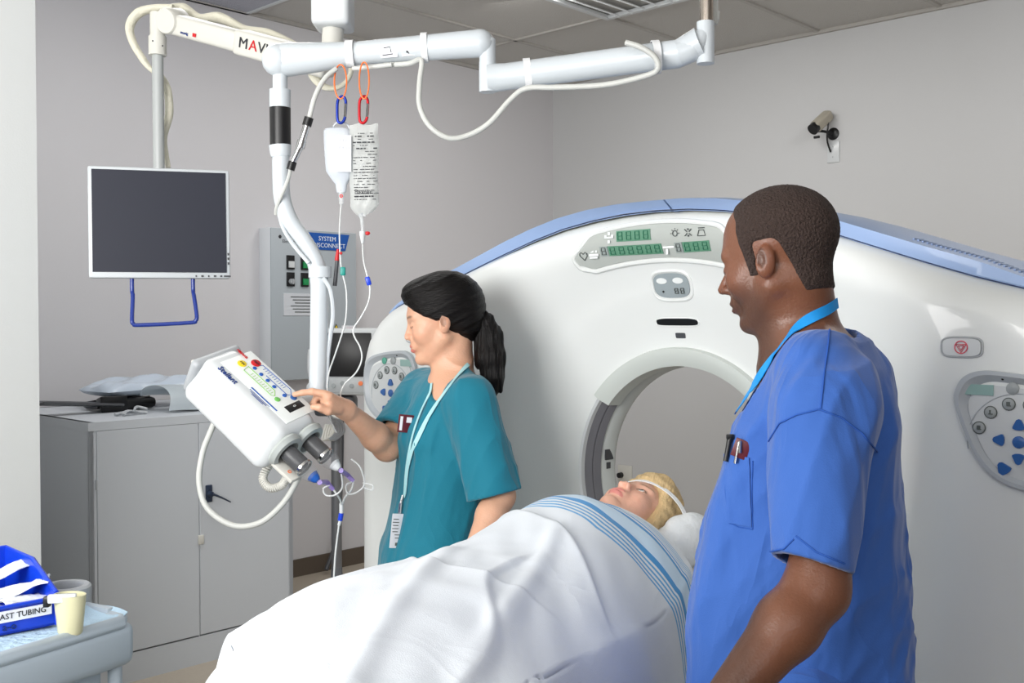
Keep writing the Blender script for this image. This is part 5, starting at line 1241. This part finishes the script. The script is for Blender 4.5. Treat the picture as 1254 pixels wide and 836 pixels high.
mw = [('+', 0, hw_), ('+', .02, cap(nk, nb2, .044, .052)), ('+', .03, cap(HW @ Vector((0, 0, -.085)), P(545, 474, Yw-.02), .024, .035)), ('+', .05, cap(SL-lw*.05, SR+lw*.05, .045)), ('+', .05, loft(zs2, cx2, cy2, rf2-.016, rs2-.016, YAW2, 2.2)),
      ('+', .02, cap(SL, ELw, .045, .037)), ('+', .015, cap(ELw, Vector(ELw).lerp(WLw, .35), .038, .036)), ('+', .015, cap(Vector(ELw).lerp(WLw, .35), WLw, .036, .024)),
      ('+', .02, cap(SR, ERw, .044, .036)), ('+', .015, cap(ERw, Vector(ERw).lerp(WRw, .3), .037, .036)), ('+', .015, cap(Vector(ERw).lerp(WRw, .3), WRw, .036, .0225))]
hxw = float(cx2[0])
for sd in (-1, 1):
    q = Vector((hxw, Yw+.02, 0))+lw*.09*sd; mw += [('+', .05, cap((q.x, q.y, .80), (q.x, q.y, .45), .075, .05)), ('+', .03, cap((q.x, q.y, .45), (q.x, q.y, .09), .05, .035))]
dl_ = (Vector(WLw)-Vector(ELw)).normalized(); hm = hand_ops(WLw, dl_+Vector((0, -.1, .3)), (.2, .1, 1), (-.6, .3, 0), (.2, .22, .25, .28), .9); mw += [('+', .015, hm[0][2])]+hm[1:]
# right hand: index finger extended onto the touch panel, the others curled
def Q(u, v, Y): return P(u, v, Y)
mcp = Q(398, 482, 2.535); yt = tip.y
mw += [('+', .012, cap(WRw, Q(402, 486, 2.54), .0215, .0145)), ('+', .012, cap(WRw, Q(407, 490, 2.575), .020, .014)), ('+', .010, cap(Q(418, 503, 2.58), Q(403, 497, 2.54), .017, .013)), ('+', .012, cap(WRw, Q(400, 491, 2.555), .02, .0155))]
mw += finger([mcp, mcp.lerp(tip, .42)+Vector((0, 0, .006)), mcp.lerp(tip, .74)+Vector((0, 0, .004)), tip], .0092, .0066)
mw += finger([Q(401, 485, 2.56), Q(388, 486, 2.57), Q(383, 495, 2.565), Q(390, 499, 2.56)], .0090, .0068)
mw += finger([Q(404, 488, 2.585), Q(393, 491, 2.595), Q(388, 499, 2.585), Q(394, 503, 2.575)], .0088, .0066)
mw += finger([Q(408, 492, 2.605), Q(399, 496, 2.615), Q(396, 503, 2.60), Q(401, 506, 2.59)], .0080, .0062)
mw += finger([Q(414, 502, 2.56), Q(402, 503, 2.53), Q(392, 499, 2.52), Q(384, 498, 2.52)], .0120, .0078)
fwm = combine(mw)
skw = face_color(HW, (214, 166, 138), (190, 88, 88), (40, 28, 24), closed=True)
me = mesher('body', fwm, (-.66, 2.36, .66), (.12, 3.05, 1.66), .0030, skw); finish('body', me, M_skinw, wo, True, None)
IW = np.array(HW.inverted(), 'f')
def hair_w(p):
    q = p@IW[:3, :3].T+IW[:3, 3]; x, y, z = q.T; a = np.abs(y)
    d = ell((-.020, 0, .038), (.110, .087, .094))(q)
    d = smin(d, ell((.045, .0, .082), (.050, .060, .032))(q), .03)
    d = smin(d, ell((-.075, 0, -.010), (.045, .062, .062))(q), .03)
    hl = z-np.interp(x, [-.12, -.05, -.030, -.008, .01, .035, .06, .085, .12], [-.10, -.088, -.055, .000, -.002, .010, .026, .050, .072])
    cutf = -hl
    d = -smin(-d, -cutf, .008)
    d = d-.0007*np.sin(300*(z*.85+.25*x)+12*y)-.0004*np.sin(560*(z*.8+.3*x)+20*y)
    return d*.955
sk0 = local(lambda p: hair_w(p), Matrix.Identity(4))
pt_ = [P(584, 384, Yw+.0), P(592, 394, Yw), P(599, 413, Yw), P(601, 438, Yw-.01), P(603, 464, Yw-.02), P(606, 486, Yw-.02)]
def pony(p):
    d = combine([('+', .02, cap(pt_[i], pt_[i+1], [.015, .025, .034, .036, .026, .005][i], [.015, .025, .034, .036, .026, .005][i+1])) for i in range(5)]+[('+', .015, cap(P(590, 405, Yw), P(586, 448, Yw), .018, .006)), ('+', .015, cap(P(606, 460, Yw-.02), P(614, 478, Yw-.02), .02, .004))])(p)
    return d-.0012*np.sin(330*p[:, 0]+3*np.sin(9*p[:, 2])+120*p[:, 1])-.0008*np.sin(700*p[:, 0]+3*np.sin(11*p[:, 2]))
me = mesher('ponytail', pony, (P(560, 300, Yw).x, Yw-.15, P(0, 500, Yw).z), (P(632, 300, Yw).x, Yw+.15, P(0, 366, Yw).z), .0025); finish('ponytail', me, M_hairp, wo, True, None)
me = mesher('hair', hair_w, (P(480, 300, Yw).x, Yw-.15, P(0, 500, Yw).z), (P(632, 300, Yw).x, Yw+.15, P(0, 322, Yw).z), .0027); finish('hair', me, M_hairw, wo, True, None)
MB().lathe([(.015, -.008), (.02, 0), (.015, .008)], M=frame((0, 1, 0), (1, 0, -.5), P(585, 380, Yw))).build('hair_band', M_black, wo, world=True)
slL0 = SL+Vector((0, 0, -.0)); slL1 = P(606, 606, 2.60); slR1 = V3(Vector(SR).lerp(ERw, .80))
cdL = (Vector(slL1)-slL0).normalized(); cdR = (Vector(ERw)-SR).normalized()
vp = P(524, 496, 2.62)
core_w = combine([mw[3], mw[4], ('+', .03, cap(SL, Vector(SL).lerp(ELw, .55), .047, .043)), ('+', .03, cap(SR, Vector(SR).lerp(ERw, .5), .046, .042))]+[('+', .03, cap((float(cx2[0])+lw.x*.09*s_, Yw+.02+lw.y*.09*s_, .86), (float(cx2[0])+lw.x*.09*s_, Yw+.02+lw.y*.09*s_, .60), .088, .09)) for s_ in (-1, 1)])
def shirt_w(p):
    d = loft(zs2, cx2, cy2, rf2, rs2, YAW2, 2.3)(p)
    d = smin(d, cap(SL-lw*.03, SR+lw*.03, .056)(p), .05)
    d = smin(d, ell(cs+fw_*.065+Vector((0, 0, -.11)), (.07, .11, .07))(p), .05)
    fo = folds(p, .017, 18, 13, (.15, 0, 1), .22)+folds(p, .006, 34, 15, (.4, 0, 1), .35); d = d-fo*(.3+.7*sstep(1.32, 1.15, p[:, 2]))
    d = smin(d, core_w(p)-.009, .012)
    s = cap(slL0, slL1, .066, .074)(p)-folds(p, .009, 22, 17, (.15, 0, 1), .3); s = np.maximum(s, (p-V3(slL1))@V3(cdL))
    s2 = cap(SR, slR1, .064, .066)(p)-folds(p, .004, 26, 19, (1, 0, 0), .5); s2 = np.maximum(s2, (p-slR1)@V3(cdR))
    d = smin(d, s, .012); d = smin(d, s2, .02)
    for A, B_, c_, cd in ((slL0, slL1, slL1, cdL), (SR, slR1, slR1, cdR)):
        cav = np.maximum(cap(A, B_, .046, .056 if c_ is slL1 else .050)(p), -((p-V3(c_))@V3(cd))-.05); d = np.maximum(d, -cav)
    nq = ell(P(555, 455, Yw), (.060, .066, .046))(p); nq = smin(nq, cap(P(545, 462, Yw-.06), vp, .045, .008)(p), .02)
    d = -smin(-d, nq, .004)
    return np.maximum(d, zs2[0]-p[:, 2])
me = mesher('scrub_top', shirt_w, (-.50, 2.44, .58), (.12, 3.06, 1.42), .0045); finish('scrub_top', me, M_scrubw, wo, True, None)
trou(hxw, Yw+.02, M_scrubw, wo, w=.085, hip=.82, dy=.085)
for s in (-1, 1):
    q = Vector((hxw, Yw+.02, 0))+lw*.09*s; shoe(q.x, q.y, YAW2, wo)
fw2 = lambda p: np.minimum(shirt_w(p), fwm(p))
M_lan = mat('pale_cyan_strap', (168, 216, 222), .6)
ly = ribbon(fw2, [(573, 447), (562, 460), (548, 478), (530, 503), (516, 528), (506, 550), (500, 575), (498, 600), (496, 608)], 2.3, 3.0, .011, .003)
ly2 = ribbon(fw2, [(530, 470), (526, 485), (519, 500), (511, 520), (504, 545), (499, 575), (497, 606)], 2.3, 3.0, .007, .004)
o = ly.build('lanyard', M_lan, wo, world=True); ly2.build('lanyard_strand', M_lan, wo, world=True)
hk = hit(fw2, 494, 616, 2.3, 3, .008)
MB().tube([hit(fw2, 496, 606, 2.3, 3, .006), hk], .003, 8).tube([hk, hit(fw2, 492, 629, 2.3, 3, .006)], .0045, 8).build('lanyard_clip', M_chrome, wo, world=True)
cd_ = hit(fw2, 489, 650, 2.3, 3, .009); Mc = Matrix.Translation(cd_) @ Matrix.Rotation(math.radians(22), 4, 'Z') @ Matrix.Rotation(math.radians(6), 4, 'Y')
card = MB().box((0, 0, 0), (.030, .002, .088), M=Mc, bevel=.0005).build('id_card', mat('id_card', (212, 214, 220), .3), wo, world=True)
b = MB()
for k in range(7): b.box((-.004 if k < 5 else .004, -.0015, .03-.008*k), (.014+.003*(k % 2), .0008, .0022), M=Mc)
b.box((.004, -.0015, -.034), (.01, .0008, .008), M=Mc); b.build('card_print', M_icon, card, world=True)
bd_ = hit(fw2, 500, 520, 2.3, 3, .010); Mc = Matrix.Translation(bd_) @ Matrix.Rotation(math.radians(22), 4, 'Z') @ Matrix.Rotation(math.radians(7), 4, 'Y')
bdg = MB().box((0, 0, 0), (.040, .003, .046), M=Mc, bevel=.001).build('name_badge', M_maroon, wo, world=True)
MB().box((-.0125, -.002, .0), (.007, .001, .036), M=Mc).box((.008, -.002, .010), (.014, .001, .014), M=Mc).build('badge_print', M_paper, bdg, world=True)

# ------------------------------------------------------------------ patient table, patient, blanket
K0 = Vector((.18, 2.46, 0)); KA = Vector((-.45, -.893, 0)); KN = Vector((-.893, .45, 0))    # k towards the feet, m away from us
def KP(k, m, z): return K0+KA*k+KN*m+Vector((0, 0, z))
KMX = Matrix(((KA.x, KN.x, 0, K0.x), (KA.y, KN.y, 0, K0.y), (0, 0, -1, 0), (0, 0, 0, 1)))
KF = Matrix(((-KA.x, -KN.x, 0, K0.x), (-KA.y, -KN.y, 0, K0.y), (0, 0, 1, 0), (0, 0, 0, 1)))  # proper frame: x towards the head, y towards us
tb_ = thing('patient_table', 'scanner table under the white blanket', 'table', M=KF)
G = [[(-1.55+2.0*i/30, -.21+.42*j/16, .835-.035*(1-(j/8-1)**2)) for j in range(17)] for i in range(31)]
MB().sheet(G).build('cradle', M_offw, tb_, solid=.025)
MB().box((-.75, 0, .70), (1.5, .40, .12), bevel=.03).build('table_frame', M_gan, tb_); MB().box((-.8, 0, .33), (1.1, .34, .62), bevel=.04).build('pedestal', M_gan, tb_); MB().box((-.8, 0, .02), (1.3, .44, .04), bevel=.01).build('foot', M_dgrey, tb_)
pat = thing('person', 'patient with short blond hair lying on her back under the white blanket', 'person', M=KF)
up_ = Vector((.69, .72, .10)).normalized(); fwd = Vector((-.04, -.13, 1)); fwd = (fwd-up_*fwd.dot(up_)).normalized(); lf = up_.cross(fwd)
hc_ = P(776, 634, 2.58)
HP = Matrix(((fwd.x, lf.x, up_.x, hc_.x), (fwd.y, lf.y, up_.y, hc_.y), (fwd.z, lf.z, up_.z, hc_.z), (0, 0, 0, 1))) @ Matrix.Scale(.97, 4)
hp_ = near(local(combine(head_ops(True, lids=False)), HP), HP.translation, .20)
shc = KP(.06, 0, .955)
mp = [('+', 0, hp_), ('+', .02, cap(HP @ Vector((-.03, 0, -.05)), shc, .052, .06)), ('+', .05, cap(KP(.07, -.13, .94), KP(.07, .13, .94), .055)),
      ('+', .06, cap(KP(.12, 0, .93), KP(.45, 0, .93), .07, .07, sq=(tuple(KN), 2.0))), ('+', .04, cap(KP(.07, .17, .92), KP(.5, .19, .905), .04, .035)), ('+', .04, cap(KP(.07, -.17, .92), KP(.5, -.2, .905), .04, .035)),
      ('+', .05, cap(KP(.5, .05, .93), KP(.9, .04, .94), .065, .045)), ('+', .05, cap(KP(.5, -.07, .93), KP(.9, -.08, .94), .065, .045)), ('+', .03, cap(KP(.9, .04, .94), KP(1.28, -.02, .90), .045, .033)), ('+', .03, cap(KP(.9, -.08, .94), KP(1.28, -.12, .90), .045, .033)),
      ('+', .02, cap(KP(1.28, -.02, .895), KP(1.34, -.02, .95), .03, .025)), ('+', .02, cap(KP(1.28, -.12, .895), KP(1.34, -.12, .95), .03, .025))]
fp = combine(mp); skp = face_color(HP, (226, 176, 152), (196, 100, 104), (120, 88, 62), closed=False)
me = mesher('body', fp, (-.70, 1.05, .78), (.55, 2.95, 1.16), .0031, skp); finish('body', me, skin_mat('skin_fair', .42), pat, True, None)
M_eye = mat('eye_white', (225, 222, 216), .2); M_iris = mat('iris_grey', (60, 66, 70), .15)
for s in (-1, 1):
    e = MB().ball((.0690, s*.031, -.008), .0130, M=HP, seg=20).build('eye', M_eye, pat, world=True)
    MB().lathe([(.0060, .0119), (.004, .0128), (0, .0132)], M=HP @ Matrix.Translation((.0692, s*.031, -.0075)) @ Matrix.Rotation(PI/2, 4, 'Y')).build('iris', M_iris, e, world=True)
IP = np.array(HP.inverted(), 'f')
def hair_p(p):
    q = p@IP[:3, :3].T+IP[:3, 3]; x, y, z = q.T; a = np.abs(y)
    d = ell((-.018, 0, .046), (.114, .097, .100))(q); d = smin(d, ell((-.045, 0, -.03), (.06, .090, .06))(q), .03); d = smin(d, ell((.03, 0, .098), (.068, .072, .034))(q), .03); d = smin(d, sym(ell((.005, .070, -.005), (.030, .022, .055)))(q), .02)
    cutf = np.interp(x, [-.12, -.03, -.005, .02, .045, .07, .09], [-.12, -.095, -.075, -.02, .022, .050, .062])-z
    d = -smin(-d, -cutf, .008)
    return (d-.0020*np.sin(150*(x*.8-z*.4)+60*y)-.0014*np.sin(330*(z*.6+x*.5)+90*y))*.97
me = mesher('hair', hair_p, np.array(hc_)-.16, np.array(hc_)+.16, .003); finish('hair', me, mat('blond_hair', (206, 178, 132), .5, bump=.6, bscale=160, var=.3, vscale=110, stretch=(.25, 1, .6)), pat, True, None)
# strap over the forehead
def strap_pts(z0, a0, a1, dz, n=26):
    r = []
    for i in range(n+1):
        a = math.radians(a0+(a1-a0)*i/n); r.append((a, .0925*math.cos(a)-.014, .0925*math.sin(a)*1.21, z0+dz*abs(math.sin(a))**2))
    return r
def head_strap(z0, a0, a1, w_, dz, nm):
    G = []
    for a, x, y, z in strap_pts(z0, a0, a1, dz):
        nx, ny = math.cos(a), math.sin(a)
        G.append([HP @ Vector((x+nx*e, y+ny*e, z+wq)) for e, wq in ((.006, -w_/2), (.006, w_/2), (.008, w_/2), (.008, -w_/2), (.006, -w_/2))])
    return MB().sheet(G)
s1_ = head_strap(.052, -80, 115, .013, .012, 's'); o = s1_.build('head_strap', M_strap, None); tag(o, 'white strap across the forehead of the patient', 'strap')
# pillow
IPw = np.array(HP.inverted(), 'f')
def pil(p):
    q = p@IPw[:3, :3].T+IPw[:3, 3]; x, y, z = q.T
    t = np.clip(1-((y)/.165)**2, 0, 1)
    d = ell((-.075, .02, .035), (.062, .150, .125))(q); d = smin(d, ell((-.040, .125, .045), (.060, .052, .095))(q), .03); d = smin(d, ell((-.045, -.115, .045), (.055, .045, .09))(q), .03)
    d = smin(d, ell((-.075, .10, -.035), (.045, .06, .07))(q), .03)
    d = np.maximum(d, -ell((-.014, 0, .036), (.105, .083, .10))(q)*1.0)
    d = np.maximum(d, -(hair_p(p)-.002)); d = np.maximum(d, -(fp(p)-.003))
    return (d-.004*np.abs(np.sin(34*y+28*z+2*np.sin(30*x))))*.97
me = mesher('pillow', pil, np.array(hc_)-.24, np.array(hc_)+.24, .0045); o = finish('pillow', me, M_pillow, None, False, None); tag(o, 'white cloth-covered head pillow under the patient', 'pillow')
b = MB().box((0, 0, 0), (.36, .17, .03), M=KF @ Matrix.Translation((.16, -.02, .84)), bevel=.01); b.tube([HP @ Vector((-.10, .17, .10)), HP @ Vector((-.02, .185, .11)), HP @ Vector((-.005, .17, .115))], .008, 10)
b.build('head_rest', M_black, tb_, world=True)
# blanket
kk = [-.10, -.06, -.02, .04, .12, .22, .34, .48, .62, .78, .92, .985, 1.1, 1.2, 1.35, 1.5]
zt = [.985, 1.03, 1.058, 1.078, 1.085, 1.075, 1.06, 1.045, 1.045, 1.055, 1.05, 1.045, 1.03, 1.015, 1.02, .93]
wf = [.15, .175, .195, .215, .235, .25, .255, .255, .255, .262, .285, .205, .165, .105, .06, .04]
wn = [.20, .22, .235, .25, .27, .28, .29, .29, .29, .29, .29, .29, .28, .27, .25, .22]
ze = [.93, .935, .94, .94, .93, .91, .91, .925, .94, .955, .965, .96, .94, .92, .90, .88]
NK, NMM = 330, 220
def sm(x, xs, ys):
    h_ = .018; return (np.interp(x-h_, xs, ys)+np.interp(x, xs, ys)*2+np.interp(x+h_, xs, ys))/4
rb = np.random.default_rng(5); G = []; UV = []
for i in range(NK+1):
    k = -.10+1.6*i/NK; a = sm(k, kk, zt); bf = sm(k, kk, wf); bn_ = sm(k, kk, wn); e = sm(k, kk, ze); row = []; ur = []
    for j in range(NMM+1):
        q = -1+2*j/NMM                                           # -1 near edge .. 1 far edge
        sgn = 1 if q > 0 else -1; w_ = bf if q > 0 else bn_; t = abs(q)
        if t < .68:
            ph = t/.68; m = w_*ph**1.0*.985; z = e+(a-e)*(1-ph**2.4)
        else:
            h = (t-.68)/.32; L = .30 if q < 0 else .13; m = w_*.985+.055*h**.7*(1 if q < 0 else .7); z = e-L*h**1.15
        m *= sgn
        # folds
        W = 0
        W += .006*math.sin(9*k+14*m+1.2*math.sin(7*m+5*k))+.0025*math.sin(23*m-7*k+2*math.sin(6*k))*sstep(.2, .9, t)
        dk = k-(.28-1.0*m+.03*math.sin(14*m)); W += (.014*math.exp(-max(dk, 0)/.07) if dk > 0 else .014*math.exp(-(dk/.007)**2))*float(sstep(.30, .22, abs(m)))       # folded edge across the chest
        dk = k-(.62-.5*m+.05*math.sin(9*m+1)); W += (.007*math.exp(-max(dk, 0)/.05) if dk > 0 else .007*math.exp(-(dk/.010)**2))*float(sstep(.26, .1, abs(m)))
        dm = m-(-.05-.30*(k-.45)+.03*math.sin(12*k)); W += (.009*math.exp(-max(dm, 0)/.04) if dm > 0 else .009*math.exp(-(dm/.010)**2))*float(sstep(.42, .55, k))
        W += .010*math.exp(-((m+.11+.25*(k-.5))/.02)**2)*sstep(.25, .4, k)*sstep(1.1, .8, k)
        W += .008*math.exp(-((m-.02+.35*(k-.7))/.022)**2)*sstep(.35, .5, k)
        W += .007*math.exp(-((m-.14-.2*(k-.8))/.018)**2)*sstep(.4, .6, k)
        W += .004*math.sin(40*m+12*k+3*math.sin(9*k))*sstep(.5, 1, t)+.0012*math.sin(45*k+20*m+2*math.sin(30*m))
        if k < 0: W *= .4
        z += W*(1 if t < .68 else .5); off = W*(0 if t < .68 else .8)*sgn
        if q < -.68: off += -.012*math.sin(17*k+1.5*math.sin(5*k))*((t-.68)/.32)
        row.append(KP(k, m+off, z))
        mm_ = m if t < .68 else sgn*(w_+(t-.68)/.32*(.3 if q < 0 else .13))
        ku = np.interp(mm_, [-.6, -.30, -.12, 0, .09, .18, .3], [.09, .055, .005, -.012, -.015, -.055, -.08]); kl = np.interp(mm_, [-.6, -.32, -.12, .03, .12, .2, .3], [.22, .235, .25, .185, .13, .07, .03])
        ur.append(((k-ku)/(kl-ku), mm_))
    G.append(row); UV.append(ur)
me = bpy.data.meshes.new('blanket'); n2 = NMM+1
vs = [p for r in G for p in r]; fs = [(i*n2+j, i*n2+j+1, (i+1)*n2+j+1, (i+1)*n2+j) for i in range(NK) for j in range(NMM)]
me.from_pydata([tuple(v) for v in vs], [], fs); uvl = me.uv_layers.new(name='weave'); uf = np.array([u for r in UV for u in r], 'f')
li = np.empty(len(me.loops), 'i4'); me.loops.foreach_get('vertex_index', li); uvl.data.foreach_set('uv', uf[li].ravel()); me.update()
M_blk = mat('striped_blanket', (222, 227, 234), .85, bump=.10, bscale=420, sheen=.2)
wrinkles(M_blk, 5, (1, .6, 1), .35, .03)
nt = M_blk.node_tree; un = nt.nodes.new('ShaderNodeUVMap'); un.uv_map = 'weave'; sx = nt.nodes.new('ShaderNodeSeparateXYZ'); mr = nt.nodes.new('ShaderNodeMapRange'); mr.inputs[1].default_value = -.25; mr.inputs[2].default_value = 1.25
nt.links.new(un.outputs[0], sx.inputs[0]); nt.links.new(sx.outputs[0], mr.inputs[0]); cr_ = nt.nodes.new('ShaderNodeValToRGB'); nt.links.new(mr.outputs[0], cr_.inputs[0]); nt.links.new(cr_.outputs[0], nt.nodes['Principled BSDF'].inputs['Base Color'])
wh = (222, 228, 235); lb_ = (198, 222, 242); mb_ = (88, 164, 218); db = (50, 144, 208)
st = [(-.25, wh), (.0, mb_), (.018, wh), (.05, mb_), (.068, wh), (.10, mb_), (.118, wh), (.15, mb_), (.165, wh), (.20, mb_), (.235, wh), (.27, db), (.325, lb_), (.60, db), (.70, wh), (.745, mb_), (.78, wh), (.82, mb_), (.855, wh), (.895, mb_), (.93, wh), (.965, mb_), (1.0, wh)]
cr_.color_ramp.interpolation = 'CONSTANT'; el = cr_.color_ramp.elements
while len(el) > 1: el.remove(el[-1])
el[0].position = 0; el[0].color = (*lin(wh), 1)
for q, c in st[1:]:
    e_ = el.new((q+.25)/1.5); e_.color = (*lin(c), 1)
o = finish('blanket', me, M_blk, None, False, None); tag(o, 'white blanket with blue stripes covering the patient', 'blanket')
sd = o.modifiers.new('thickness', 'SOLIDIFY'); sd.thickness = .004; sd.offset = 1
